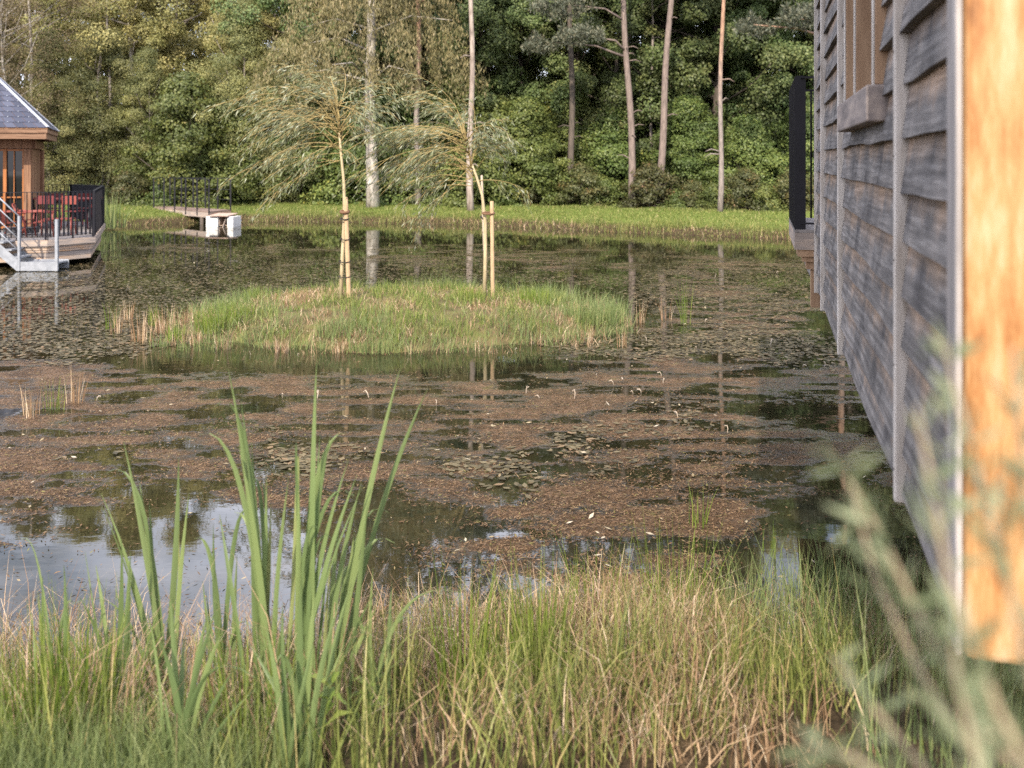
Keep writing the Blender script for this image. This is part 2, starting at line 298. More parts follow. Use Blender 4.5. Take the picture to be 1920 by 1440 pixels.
def water_mat():
    m, t, b = new_mat('pond_water'); L = t.links
    tcn = N(t, 'ShaderNodeTexCoord')
    at = N(t, 'ShaderNodeAttribute', attribute_name='weed')
    nf = N(t, 'ShaderNodeTexNoise', Scale=16, Detail=8, Roughness=.7); nm = N(t, 'ShaderNodeTexNoise', Scale=3.2, Detail=6)
    for n in (nf, nm): L.new(tcn.outputs['Object'], n.inputs[0])
    a1 = N(t, 'ShaderNodeMath', operation='MULTIPLY_ADD'); a1.inputs[1].default_value = .50; L.new(at.outputs['Fac'], a1.inputs[0])
    a2 = N(t, 'ShaderNodeMath', operation='MULTIPLY_ADD'); a2.inputs[1].default_value = .9; a2.inputs[2].default_value = -.3; L.new(nf.outputs['Fac'], a2.inputs[0]); L.new(a2.outputs[0], a1.inputs[2])
    mr = N(t, 'ShaderNodeMapRange'); mr.inputs['From Min'].default_value = .42; mr.inputs['From Max'].default_value = .66; L.new(a1.outputs[0], mr.inputs['Value'])
    mul = N(t, 'ShaderNodeMath', operation='MULTIPLY', use_clamp=True); L.new(mr.outputs[0], mul.inputs[0]); L.new(at.outputs['Fac'], mul.inputs[1])
    col = ramp(t, [(.3, (.07, .042, .022)), (.5, (.14, .087, .050)), (.60, (.175, .11, .068)), (.74, (.14, .125, .04))]); L.new(nm.outputs['Fac'], col.inputs[0])
    deep = ramp(t, [(.35, (.010, .011, .006)), (.65, (.026, .022, .010))]); L.new(nm.outputs['Fac'], deep.inputs[0])
    mpf = N(t, 'ShaderNodeMapping'); mpf.inputs['Scale'].default_value = (1, 1.6, 1); L.new(tcn.outputs['Object'], mpf.inputs[0])
    nn = N(t, 'ShaderNodeTexNoise', Scale=55, Detail=5, Roughness=.75); L.new(mpf.outputs[0], nn.inputs[0])
    fr = ramp(t, [(.34, (.22, .22, .22)), (.52, (.9, .9, .9)), (.68, (1.75, 1.7, 1.6))]); L.new(nn.outputs['Fac'], fr.inputs[0])
    cm = N(t, 'ShaderNodeMixRGB', blend_type='MULTIPLY'); cm.inputs[0].default_value = 1; L.new(col.outputs[0], cm.inputs[1]); L.new(fr.outputs[0], cm.inputs[2])
    mx = N(t, 'ShaderNodeMixRGB'); L.new(mul.outputs[0], mx.inputs[0]); L.new(deep.outputs[0], mx.inputs[1]); L.new(cm.outputs[0], mx.inputs[2])
    L.new(mx.outputs[0], b.inputs['Base Color'])
    ro = N(t, 'ShaderNodeMapRange'); ro.inputs['To Min'].default_value = .015; ro.inputs['To Max'].default_value = .22; L.new(mul.outputs[0], ro.inputs['Value']); L.new(ro.outputs[0], b.inputs['Roughness'])
    so = N(t, 'ShaderNodeMapRange'); so.inputs['To Min'].default_value = .7; so.inputs['To Max'].default_value = .10; L.new(mul.outputs[0], so.inputs['Value']); L.new(so.outputs[0], b.inputs['Specular IOR Level'])
    b.inputs['IOR'].default_value = 1.48
    # faint ripples, plus the roughness of weed at the surface
    mp = N(t, 'ShaderNodeMapping'); mp.inputs['Scale'].default_value = (1.2, 2.6, 1); L.new(tcn.outputs['Object'], mp.inputs[0])
    rn = N(t, 'ShaderNodeTexNoise', Scale=2.2, Detail=4); L.new(mp.outputs[0], rn.inputs[0])
    bn = N(t, 'ShaderNodeBump', Strength=.05, Distance=.01); L.new(rn.outputs['Fac'], bn.inputs['Height'])
    wb = N(t, 'ShaderNodeMath', operation='MULTIPLY'); L.new(mul.outputs[0], wb.inputs[0]); L.new(nf.outputs['Fac'], wb.inputs[1])
    b2 = N(t, 'ShaderNodeBump', Strength=.7, Distance=.03); L.new(wb.outputs[0], b2.inputs['Height']); L.new(bn.outputs[0], b2.inputs['Normal']); L.new(b2.outputs[0], b.inputs['Normal'])
    return m
M['water'] = water_mat()
tag(link('water', me, M['water']), kind='structure')

rng = np.random.default_rng(7)
def in_pond(X, Y): return (Y < far_shore(X) - .15) & (Y > near_shore(X) + .05) & (island_r(X, Y) > .97)
def flat_leaves(n, cover, L0, L1, wr, tilt, zoff, ymin=3.8, ymax=36, curl=0., pw=1.0):
    """leaf-sized rhombi lying on the water, density kept even over the field of view"""
    p0 = 300 + EYE * S / ymax; py = p0 + (300 + EYE * S / ymin - p0) * rng.random(n) ** pw; px = rng.uniform(-250, 1900, n)
    # mix: even in the picture for half, even in the pond for the other
    Y = EYE * S / (py - 300); X = gx(px, Y)
    br, pd = weed_cover(X, Y); c = np.maximum(br, .02) if cover == 'brown' else pd if cover == 'pads' else np.maximum(br, pd) * .35 + .06
    k = (rng.random(n) < c) & in_pond(X, Y); X, Y = X[k], Y[k]; n = len(X)
    L = rng.uniform(L0, L1, n); W = L * wr * rng.uniform(.8, 1.2, n); a = rng.uniform(0, 2 * np.pi, n)
    t = np.stack([np.cos(a), np.sin(a), rng.normal(0, tilt, n)], -1); b = np.stack([-np.sin(a), np.cos(a), rng.normal(0, tilt, n)], -1)
    c = np.stack([X, Y, zoff + rng.uniform(0, zoff, n) + L * tilt * .4], -1)
    Q = np.stack([c - t * L[:, None] / 2, c + b * W[:, None] / 2 + [0, 0, curl], c + t * L[:, None] / 2, c - b * W[:, None] / 2 + [0, 0, curl]], 1)
    return Q
M['milfoil'] = leaf_mat('milfoil_frond', [(0, (.045, .028, .015)), (.4, (.11, .068, .038)), (.75, (.195, .122, .070)), (.93, (.26, .18, .105)), (1, (.17, .165, .05))], .15, .7, .06, .05)
M['pad'] = leaf_mat('pondweed_leaf', [(0, (.045, .038, .017)), (.5, (.105, .085, .042)), (.85, (.165, .135, .07)), (1, (.22, .145, .075))], .1, .5, .22, .05)
M['debris'] = leaf_mat('fallen_leaf', [(0, (.20, .15, .075)), (.5, (.32, .26, .15)), (1, (.48, .42, .31))], .1, .5, .3, .05)
v, f = quads(flat_leaves(480000, 'brown', .012, .040, .22, .18, .004, pw=1.3)); tag(link('milfoil_bed', mesh_np('milfoil_bed', v, f), M['milfoil']), 'reddish brown water weed matted on the pond surface', 'water weed', kind='stuff')
v, f = quads(flat_leaves(190000, 'pads', .04, .10, .5, .04, .006, ymin=5, pw=1.8)); tag(link('pondweed_leaves', mesh_np('pondweed_leaves', v, f), M['pad']), 'flat grey green pondweed leaves floating on the pond', 'pondweed', kind='stuff')
v, f = quads(flat_leaves(2200, 'all', .02, .06, .4, .25, .015)); tag(link('fallen_leaves', mesh_np('fallen_leaves', v, f), M['debris']), 'pale fallen leaves scattered over the pond surface', 'fallen leaves', kind='stuff')

# ------------------------------------------------------------------ blades of grass
def blades(base, h, wd, lean, leandir, curve=.5, seg=3, kink=0., face=None):
    """base (n,3), h, wd, lean (n,) -> quad strips"""
    n = len(base); ts = np.linspace(0, 1, seg + 1); P = []
    ld = np.stack([np.cos(leandir), np.sin(leandir), np.zeros(n)], -1)
    fa = rng.uniform(0, np.pi, n) if face is None else face
    wv = np.stack([np.cos(fa), np.sin(fa), np.zeros(n)], -1)
    pts = []
    for t in ts:
        off = lean * (t * (1 - curve) + curve * t * t)
        if kink: off = off + np.where(t > .6, (t - .6) * kink, 0)
        z = h * np.sqrt(np.clip(1 - (off * .85) ** 2, .05, 1)) * t
        p = base + ld * (off * h)[:, None]; p = p.copy(); p[:, 2] += z
        if kink and t > .75: p[:, 2] -= h * (t - .75) * 1.6 * (rng.random(n) < .6)
        pts.append(p)
    Q = []
    for i in range(seg):
        w0 = wd * (1 - ts[i] ** 1.6); w1 = wd * max(1 - ts[i + 1] ** 1.6, .08)
        a, b = pts[i], pts[i + 1]
        Q.append(np.stack([a - wv * w0[:, None] / 2, a + wv * w0[:, None] / 2, b + wv * w1[:, None] / 2, b - wv * w1[:, None] / 2], 1))
    return np.stack(Q, 1).reshape(-1, 4, 3) if False else Q
def blade_mesh(name, Qs):
    """weld the strips so that every blade is one island"""
    seg = len(Qs); n = len(Qs[0])
    rows = [Qs[0][:, 0:2]] + [q[:, [3, 2]] for q in Qs]          # n,2,3 each
    Vv = np.stack(rows, 1).reshape(n, (seg + 1) * 2, 3)
    base = (np.arange(n) * (seg + 1) * 2)[:, None]
    F = []
    for i in range(seg): F.append(np.concatenate([base + 2 * i, base + 2 * i + 1, base + 2 * i + 3, base + 2 * i + 2], 1))
    return mesh_np(name, Vv.reshape(-1, 3), np.stack(F, 1).reshape(-1, 4), True)
def cat_blades(*lists): return [np.concatenate([l[i] for l in lists]) for i in range(len(lists[0]))]

# --- near bank vegetation
def scatter(n, x0, x1, y0, y1, dens=None):
    X = rng.uniform(x0, x1, n); Y = rng.uniform(y0, y1, n)
    k = np.ones(n, bool) if dens is None else rng.random(n) < dens(X, Y)
    return X[k], Y[k]
def near_base(X, Y): return np.stack([X, Y, np.maximum(ground_h(X, Y), -.12) - .01], -1)
def pxy(X, Y): return 960 + X / Y * S
def mk(name, X, Y, h, wd, lean, mat, label, cat, curve=.5, kink=0., dirs=None, base=None, seg=3):
    n = len(X); b = near_base(X, Y) if base is None else base
    d = rng.uniform(0, 2 * np.pi, n) if dirs is None else dirs
    q = blades(b, h, wd, lean, d, curve, seg, kink)
    return tag(link(name, blade_mesh(name, q), mat), label, cat, kind='stuff')
clump = lambda X, Y, s, k=1.6: sstep(.38, .62, fbm(X * k, Y * k, s, 3))
X, Y = scatter(17000, -.8, 2.2, 2.5, 4.95, lambda X, Y: (.04 + .80 * clump(X, Y, 61, 2.0)) * (.45 + .55 * np.exp(-((pxy(X, Y) - 1230) / 330) ** 2) + .5 * sstep(3.5, 2.9, Y) if False else .4 + .6 * np.exp(-((pxy(X, Y) - 1230) / 330) ** 2) + .55 * (1 - sstep(2.9, 3.6, Y))) * (.18 + .82 * sstep(680, 1060, pxy(X, Y))) * (1 - .9 * sstep(4.2, 4.9, Y + .3 * np.abs(X - .75))) * (1 - .6 * sstep(950, 650, pxy(X, Y)) * 1 if False else 1))
n = len(X); mk('sedge_grass', X, Y, rng.uniform(.08, .42, n) * (.2 + 1.15 * fbm(X * 2.6, Y * 2.6, 63)), rng.uniform(.0025, .0065, n), np.abs(rng.normal(.30, .28, n)), M['grass'], 'green sedge grass growing along the near bank', 'grass')
X, Y = scatter(30000, -1.0, 2.4, 2.6, 5.0, lambda X, Y: (.06 + .85 * clump(X, Y, 71, 2.0)) * (.6 + .4 * sstep(2.9, 3.8, Y)) * sstep(560, 900, pxy(X, Y)) * (1 - .6 * sstep(1350, 1550, pxy(X, Y))))
n = len(X); mk('dead_sedge', X, Y, rng.uniform(.10, .42, n) * (.7 + .4 * sstep(3.0, 4.2, Y)), rng.uniform(.002, .006, n), np.abs(rng.normal(.40, .34, n)), M['straw'], 'straw coloured dead sedge stems at the water edge', 'dead grass', kink=.9)
X, Y = scatter(5200, -.5, .75, 4.05, 4.95, lambda X, Y: clump(X, Y, 73, 3.2) * (1 - .5 * sstep(4.6, 4.95, Y)))
n = len(X); mk('dead_reeds', X, Y, rng.uniform(.16, .42, n), rng.uniform(.003, .007, n), np.abs(rng.normal(.16, .18, n)), M['straw'], 'upright straw coloured dead stems standing in the shallow water', 'dead grass', kink=.9)
X, Y = scatter(8000, -2.6, -.3, 2.4, 4.4, lambda X, Y: .1 + .8 * clump(X, Y, 81, 2.4))
n = len(X); mk('bank_grass', X, Y, rng.uniform(.15, .45, n), rng.uniform(.003, .007, n), np.abs(rng.normal(.22, .22, n)), M['grass'], 'mixed green grass on the near left bank', 'grass')
X, Y = scatter(8000, -2.8, -.5, 2.7, 4.7, lambda X, Y: .25 + .75 * clump(X, Y, 91) * (1 - .5 * sstep(200, 600, pxy(X, Y))))
n = len(X); mk('dry_grass', X, Y, rng.uniform(.25, .6, n), rng.uniform(.002, .006, n), np.abs(rng.normal(.34, .3, n)), M['straw'], 'thin dry straw grass on the near left bank', 'dead grass', kink=.7)
X, Y = scatter(14000, -2.3, -.55, 2.0, 2.75, lambda X, Y: 1 - .7 * sstep(300, 560, pxy(X, Y)))
n = len(X); mk('lawn_edge', X, Y, rng.uniform(.10, .28, n), rng.uniform(.0025, .005, n), np.abs(rng.normal(.35, .3, n)), M['bluegrass'], 'soft short grass in the near left corner', 'grass')
X, Y = scatter(5000, .9, 2.6, 2.4, 5.2, lambda X, Y: clump(X, Y, 95))
n = len(X); mk('blue_sedge', X, Y, rng.uniform(.25, .5, n), rng.uniform(.003, .007, n), np.abs(rng.normal(.25, .2, n)), M['bluegrass'], 'blue green sedge below the boarded wall', 'grass')

# ------------------------------------------------------------------ individual near plants
def cattail(x, y, leaves, label, seed):
    """leaves: (tip px, tip py, width m, arch) -> one plant of strap leaves fanning from one base"""
    r = random.Random(seed); z0 = float(ground_h(np.array([x]), np.array([y]))[0]); o = empty('cattail', (x, y, z0), 0, label, 'cattail', 'cattails on the near bank')
    V = []; F = []; leaves = list(leaves)
    for q in range(len(leaves)):                    # shorter leaves inside the fan
        a = leaves[r.randrange(len(leaves))]; leaves.append((a[0] + r.uniform(-75, 90), a[1] + r.uniform(40, 260), a[2] * .75, r.choice([0, 0, .05, .10])))
    for (tx, ty, wd, arch) in leaves:
        wd *= .74
        Yt = y + r.uniform(-.12, .12); T = Vector((gx(tx, Yt) - x, Yt - y, gz(ty, Yt) - z0)); B = Vector((r.uniform(-.05, .05), r.uniform(-.04, .04), -.03))
        mid = B.lerp(T, .55) + Vector((-T.x * .30 + r.uniform(-.03, .03), r.uniform(-.06, .06), abs(T.x) * .14))
        if arch: mid = Vector((T.x * .30, T.y * .5, T.z * .96 + arch))
        fa = Vector((math.cos(r.uniform(-.5, .5)), math.sin(r.uniform(-.5, .5)), 0)); st = len(V); n = 12
        for i in range(n + 1):
            t = i / n; p = B * (1 - t) ** 2 + mid * 2 * t * (1 - t) + T * t * t
            if arch: p = B * (1 - t) ** 3 + Vector((T.x * .06, T.y * .3, T.z * .55)) * 3 * t * (1 - t) ** 2 + Vector((T.x * .30, T.y * .7, T.z * 1.0 + arch)) * 3 * t * t * (1 - t) + T * t ** 3
            w_ = wd * (.55 + .45 * min(1, t * 3)) * (1 if t < .6 else max(.04, 1 - ((t - .6) / .4) ** 1.7)) / 2
            tw = fa + Vector((0, .5 * math.sin(t * 2.5 + tx), 0)); tw.normalize()
            V += [p - tw * w_, p + Vector((0, -.0025, 0)), p + tw * w_]
        for i in range(n):
            a = st + i * 3; F += [(a, a + 1, a + 4, a + 3), (a + 1, a + 2, a + 5, a + 4)]
    me = mesh_np('leaf_fan', V, F, True); link('leaf_fan', me, M['cattail'], o); return o
cattail(gx(300, 3.1), 3.1, [(232, 828, .022, .0), (198, 888, .026, .12), (335, 858, .026, 0), (355, 922, .02, 0), (190, 925, .022, 0), (262, 905, .026, .0), (280, 940, .024, 0)], 'smaller cattail with crossing leaves left of the tallest cattail', 1)
cattail(gx(215, 3.0), 3.0, [(160, 1035, .02, 0), (228, 1010, .026, 0), (245, 1035, .024, 0), (180, 1060, .024, 0), (300, 1140, .02, 0), (150, 1120, .018, 0)], 'short cattail fan nearest the left edge of the photo', 2)
cattail(gx(500, 2.9), 2.9, [(428, 692, .020, 0), (398, 768, .026, .16), (452, 752, .02, 0), (448, 835, .026, 0), (472, 830, .024, 0), (500, 895, .022, 0), (412, 965, .024, 0), (440, 960, .028, .02), (470, 1010, .028, 0), (508, 945, .02, 0)], 'tallest cattail clump whose upper leaf bends over to the left', 3)
cattail(gx(560, 2.95), 2.95, [(594, 675, .026, 0), (600, 815, .026, 0), (620, 812, .022, 0), (648, 812, .024, .02), (655, 858, .022, 0), (670, 890, .024, 0), (585, 870, .024, 0), (560, 900, .022, 0)], 'cattail with upright leaves right of the bent leaf clump', 4)
cattail(gx(630, 3.0), 3.0, [(752, 685, .024, 0), (802, 728, .026, 0), (678, 905, .022, 0), (665, 990, .022, 0), (740, 1018, .026, .10), (640, 960, .024, 0), (690, 940, .02, 0)], 'cattail whose leaves lean far to the right', 5)
cattail(gx(330, 2.55), 2.55, [(320, 1110, .022, 0), (300, 1200, .024, 0), (345, 1190, .022, 0), (280, 1160, .02, 0), (365, 1270, .02, 0), (390, 1150, .022, 0), (408, 1130, .02, 0), (420, 1180, .022, 0)], 'low cattail fan standing in front of the others', 6)
cattail(gx(560, 2.6), 2.6, [(500, 1180, .024, 0), (530, 1130, .022, 0), (565, 1080, .024, 0), (590, 1100, .022, 0), (640, 1120, .022, 0), (660, 1090, .02, 0), (470, 1210, .02, 0)], 'mid height cattail fan at the front of the bank', 7)

cattail(gx(420, 3.2), 3.2, [(365, 1010, .02, .05), (400, 985, .02, 0), (470, 960, .02, .08), (445, 1040, .02, 0), (380, 1090, .02, 0)], 'thin cattail between the crossing leaves and the bent leaf clump', 8)
cattail(gx(95, 2.9), 2.9, [(40, 1010, .018, .04), (80, 1080, .02, 0), (120, 1060, .02, 0), (60, 1150, .02, 0), (140, 1130, .018, .06)], 'sparse cattail at the far left edge of the bank', 9)
cattail(gx(700, 3.05), 3.05, [(860, 1110, .018, .05), (735, 1090, .018, 0), (780, 1160, .018, .06), (700, 1060, .02, 0), (660, 1130, .02, 0)], 'low rightmost cattail with drooping leaves', 10)
def rush(x, y, z, n, h, spread, mat, label, group, wd=.006, name='rush_clump', cat='rush'):
    a = rng.uniform(0, 2 * np.pi, n); r = spread * np.sqrt(rng.random(n)); b = np.stack([r * np.cos(a), r * np.sin(a), np.full(n, -.03)], -1)
    q = blades(b, h * rng.uniform(.55, 1, n), np.full(n, wd), np.abs(rng.normal(.12, .12, n)), a, .6, 3)
    o = link(name, blade_mesh(name, q), mat); o.location = (x, y, z); return tag(o, label, cat, group)
def zr(x, y): return float(max(ground_h(np.array([x]), np.array([y]))[0], -.1))
for px_, Y_, n_, h_, sp, lb in [(75, 2.75, 150, .55, .10, 'bright green rush clump above the soft grass corner'), (150, 2.8, 140, .6, .10, 'bright green rush clump beside the short cattail fan'),
                                (470, 2.75, 90, .45, .10, 'green rush clump at the feet of the tallest cattail'), (870, 3.3, 70, .5, .09, 'broad yellow green rush clump among the sedge'), (1010, 3.5, 80, .5, .10, 'dark green rush clump in the middle of the sedge'),
                                (1270, 4.1, 90, .6, .12, 'tall rush clump at the water edge below the boarded wall'), (1120, 4.4, 90, .55, .12, 'rush clump standing out into the pond from the sedge')]:
    x = gx(px_, Y_); rush(x, Y_, zr(x, Y_), n_, h_, sp, M['rush'], lb, 'rush clumps on the near bank')
# sparse tufts standing in the pond
for k, (px_, py_, n_, h_, mt) in enumerate([(100, 770, 26, .35, 'rush'), (140, 755, 30, .4, 'straw'), (60, 780, 22, .35, 'straw'), (265, 640, 50, .45, 'straw'), (330, 640, 60, .3, 'rush'), (300, 650, 40, .25, 'bluegrass'), (365, 645, 60, .25, 'straw'), (240, 600, 30, .35, 'straw'), (560, 655, 40, .2, 'bluegrass'), (760, 652, 40, .2, 'rush'), (640, 660, 36, .2, 'straw'), (880, 645, 40, .2, 'bluegrass'), (220, 625, 30, .4, 'straw'), (310, 625, 44, .45, 'straw'), (290, 610, 30, .4, 'rush'), (345, 615, 40, .4, 'straw'),
                                  (205, 618, 18, .45, 'rush'), (1285, 608, 16, .75, 'rush'), (1250, 600, 14, .4, 'straw'), (1200, 605, 18, .4, 'straw'), (1310, 985, 18, .35, 'rush'), (1450, 1040, 12, .25, 'rush'), (1165, 650, 14, .3, 'straw'), (1100, 640, 20, .25, 'straw'), (530, 660, 24, .25, 'straw'), (420, 655, 24, .3, 'straw'), (1560, 1100, 30, .35, 'bluegrass')]):
    x, y = wp(px_, py_); nm = {'rush': 'green', 'straw': 'dry', 'bluegrass': 'blue green'}[mt]
    where = 'in the water at the left edge' if px_ < 170 else 'in the shallows left of the island' if px_ < 400 else 'at the front foot of the island' if px_ < 900 else 'in open water right of the island' if py_ < 700 else 'in open water before the boarded wall'
    rush(x, y, 0, n_, h_, .07 if n_ < 20 else .09 if n_ < 40 else .13, M[mt], f'sparse {nm} tuft standing {where}', 'sparse tufts in the pond', .008 if y > 9 else .006, 'water_tuft', 'tuft')

# ------------------------------------------------------------------ island vegetation
def isl(n, dens, rr=.98):
    X = rng.uniform(IC[0] - 3.2, IC[0] + 3.2, n); Y = rng.uniform(IC[1] - 2.5, IC[1] + 2.5, n); k = (island_r(X, Y) < rr) & (rng.random(n) < dens(X, Y)); X, Y = X[k], Y[k]
    return np.stack([X, Y, island_h(X, Y)], -1)
b = isl(34000, lambda X, Y: .22 + .75 * clump(X, Y, 101, 2.0)); n = len(b); mk('island_grass', b[:, 0], b[:, 1], rng.uniform(.03, .16, n) * (.2 + 1.3 * clump(b[:, 0], b[:, 1], 103, 3.2)), rng.uniform(.006, .012, n), np.abs(rng.normal(.35, .3, n)), M['lawn'], 'yellow green grass covering the island', 'grass', base=b, seg=2)
b = isl(17000, lambda X, Y: (1 - clump(X, Y, 101, 2.0)) * .95 + .12); n = len(b); mk('island_thatch', b[:, 0], b[:, 1], rng.uniform(.06, .16, n), rng.uniform(.006, .012, n), np.abs(rng.normal(.75, .3, n)), M['straw'], 'pale dead grass patches on the island', 'dead grass', base=b, seg=2)
b = isl(24000, lambda X, Y: sstep(.5, .9, island_r(X, Y)) * (.5 + .5 * clump(X, Y, 113, 2.6)), 1.12); b[:, 2] = np.maximum(b[:, 2], -.02); n = len(b); mk('island_fringe', b[:, 0], b[:, 1], rng.uniform(.06, .28, n) * (.5 + .9 * clump(b[:, 0], b[:, 1], 105, 2.5)), rng.uniform(.006, .010, n), np.abs(rng.normal(.4, .28, n)), M['bluegrass'], 'longer green grass fringing the island', 'grass', base=b, seg=2)
b = isl(9000, lambda X, Y: sstep(.8, .97, island_r(X, Y)) * clump(X, Y, 117, 2.2), 1.24); b[:, 2] = np.maximum(b[:, 2], -.02); n = len(b); mk('island_rim', b[:, 0], b[:, 1], rng.uniform(.05, .22, n), rng.uniform(.006, .010, n), np.abs(rng.normal(.45, .3, n)), M['straw'], 'brown dead stalks along the island waterline', 'dead grass', base=b, seg=2)
for px_, py_, n_, h_, sp, mt, lb in [(405, 612, 260, .36, .26, 'rush', 'bright green rush clump at the left end of the island'), (450, 605, 200, .28, .25, 'rush', 'pale green rush clump second from the island left end'), (385, 632, 320, .18, .35, 'bluegrass', 'low blue green sedge clump at the island left tip'),
                               (640, 625, 320, .20, .32, 'bluegrass', 'low sedge clump at the front of the island'), (880, 585, 180, .26, .2, 'rush', 'rush clump on the island front slope below the right willow'), (1005, 585, 200, .3, .2, 'rush', 'tallest rush clump on the right half of the island'),
                               (1110, 600, 420, .30, .42, 'bluegrass', 'wide sedge clump at the right end of the island'), (700, 640, 200, .18, .3, 'bluegrass', 'sedge clump at the island waterline'), (490, 575, 120, .26, .25, 'rush', 'thin rush clump on the island back left edge'), (960, 545, 160, .24, .4, 'rush', 'rush clump behind the right willow stake')]:
    Y_ = {True: wp(px_, py_, .12)[1]}[True]; x = gx(px_, Y_); z = float(island_h(np.array([x]), np.array([Y_]))[0]); rush(x, Y_, max(z, -.02), n_, h_, sp, M[mt], lb, 'clumps on the island', .009)

# ------------------------------------------------------------------ far bank grass
def farb(n, d0, d1, dens=None):
    X = rng.uniform(-17, 13, n); d = rng.uniform(d0, d1, n); Y = far_shore(X) + d
    return np.stack([X, Y, ground_h(X, Y)], -1)
b = farb(52000, .35, 7.5); n = len(b); mk('far_lawn', b[:, 0], b[:, 1], rng.uniform(.03, .085, n) * (.6 + .9 * clump(b[:, 0], b[:, 1], 107, .9)), rng.uniform(.015, .035, n), np.abs(rng.normal(.6, .3, n)), M['lawn'], 'mown bright green grass on the far bank', 'grass', base=b, seg=2)
b = farb(10000, -.25, .9); b[:, 2] = np.maximum(b[:, 2], -.03); n = len(b); mk('shore_grass', b[:, 0], b[:, 1], rng.uniform(.06, .22, n) * (.35 + 1.1 * clump(b[:, 0], b[:, 1], 109, 1.2)), rng.uniform(.010, .02, n), np.abs(rng.normal(.35, .25, n)), M['grass'], 'longer grass along the far waterline', 'grass', base=b, seg=2)
b = farb(1300, -.3, .4); b[:, 2] = np.maximum(b[:, 2], -.03); n = len(b); mk('shore_straw', b[:, 0], b[:, 1], rng.uniform(.05, .2, n) * (.4 + 1.0 * clump(b[:, 0], b[:, 1], 119, 1.0)), rng.uniform(.01, .018, n), np.abs(rng.normal(.45, .3, n)), M['straw'], 'brown dead grass along the far waterline', 'dead grass', base=b, seg=2)
for k, (px_, Y_, n_, h_) in enumerate([(205, 31.6, 26, 1.5), (218, 32.2, 18, 1.25), (196, 32.0, 16, 1.5), (170, 33.4, 30, 1.7), (150, 33.8, 24, 1.7)]):
    rush(gx(px_, Y_), Y_, .1, n_, h_, .35, M['bluegrass'], 'tall pale reed stand beside the red furniture terrace railing' if k < 3 else 'tall pale reed stand seen through the terrace railing', 'reed stands behind the terrace', .035, 'reed_stand', 'reeds')

# ------------------------------------------------------------------ trees
def rhombi(c, n, L, wr, fold=.15, r=None):
    r = r or rng; m = len(c); n = n / np.maximum(np.linalg.norm(n, axis=1, keepdims=True), 1e-6)
    t = r.normal(size=(m, 3)); t -= n * (t * n).sum(1, keepdims=True); t /= np.linalg.norm(t, axis=1, keepdims=True); b = np.cross(n, t)
    L = L[:, None]; W = L * wr
    return np.stack([c - t * L / 2, c + b * W / 2 - n * W * fold, c + t * L / 2, c - b * W / 2 - n * W * fold], 1)
def crown(seed, H, W, base, prof, ncl, nl, Lr, wr, cr=(.45, .95), flat=.65, up=.35, fill=.5):
    """leafy crown of clumps; prof(t) -> relative radius"""
    r = np.random.default_rng(seed); t = r.random(ncl); z = base + (H - base) * t
    rad = W / 2 * prof(t) * r.random(ncl) ** fill; a = r.uniform(0, 2 * np.pi, ncl)
    lob = 1 + .28 * np.sin(a * 3 + seed + t * 5) + .15 * np.sin(a * 5 + t * 11)
    cc = np.stack([rad * lob * np.cos(a), rad * lob * np.sin(a), z], -1); R0 = r.uniform(cr[0], cr[1], ncl)
    k = r.integers(0, ncl, nl); d = r.normal(size=(nl, 3)); d /= np.linalg.norm(d, axis=1, keepdims=True)
    q = r.random(nl) ** .45; c = cc[k] + d * (R0[k] * q)[:, None] * [1, 1, flat]
    c[:, 2] = np.maximum(c[:, 2], .05)
    out = cc[k] * [1, 1, 0]; out /= np.maximum(np.linalg.norm(out, axis=1, keepdims=True), .3)
    nrm = d * .7 + out * .4 + np.array([0, 0, up]) + r.normal(size=(nl, 3)) * .42
    tone = np.clip(r.random(ncl)[k] * .75 + .25 * r.random(nl) * 1.0, 0, 1)
    return rhombi(c, nrm, r.uniform(Lr[0], Lr[1], nl), wr, r=r), cc, tone
def limbs(seed, trunkpts, r0, cc, nlimb, n=6):
    mb = MB(); rr = random.Random(seed); m = len(trunkpts)
    mb.tube(trunkpts, [r0 * (1 - .85 * i / (m - 1)) * (1.25 if i == 0 else 1) for i in range(m)], 8)
    for k in range(nlimb):
        e = Vector(cc[rr.randrange(len(cc))]); zt = max(.3, e.z - rr.uniform(.8, 2.2)); H = trunkpts[-1][2]
        i = min(m - 2, max(0, int(zt / H * (m - 1)))); f_ = max(0, min(1, zt / H * (m - 1) - i)); s = Vector(trunkpts[i]).lerp(Vector(trunkpts[i + 1]), f_)
        mid = s.lerp(e, .5) + Vector((rr.uniform(-.2, .2), rr.uniform(-.2, .2), -.15)); mb.tube([s, mid, e], [r0 * .3, r0 * .2, .012], 5)
    return mb
def wander(seed, H, amp, n=9):
    r = random.Random(seed); p = [(0, 0, -.3)]; x = y = 0
    for i in range(1, n): x += r.uniform(-amp, amp); y += r.uniform(-amp, amp); p.append((x, y, H * i / (n - 1)))
    return p
PROF_OVAL = lambda t: np.sqrt(np.clip(np.sin(np.pi * np.clip(t * .9 + .08, 0, 1)), 0.02, 1))
PROF_BUSH = lambda t: np.clip(1.05 - t ** 2.2, .12, 1)
PROF_POP = lambda t: np.clip(.75 + .3 * np.sin(t * np.pi) - .85 * t ** 4, .08, 1)
LIB = {}
def make_kind(key, seed, H, W, base, prof, ncl, nl, Lr, wr, leaf, bark, r0, nl_limb, **kw):
    q, cc, tone = crown(seed, H, W, base, prof, ncl, nl, Lr, wr, **kw); v, f = quads(q)
    cm = mesh_np('crown', v, f); add_attr(cm, 'tone', np.repeat(tone, 4)); cm.materials.append(M[leaf])
    tm = limbs(seed, wander(seed, H * .85, .16), r0, cc, nl_limb).mesh('trunk'); tm.materials.append(M[bark]); LIB[key] = (tm, cm)
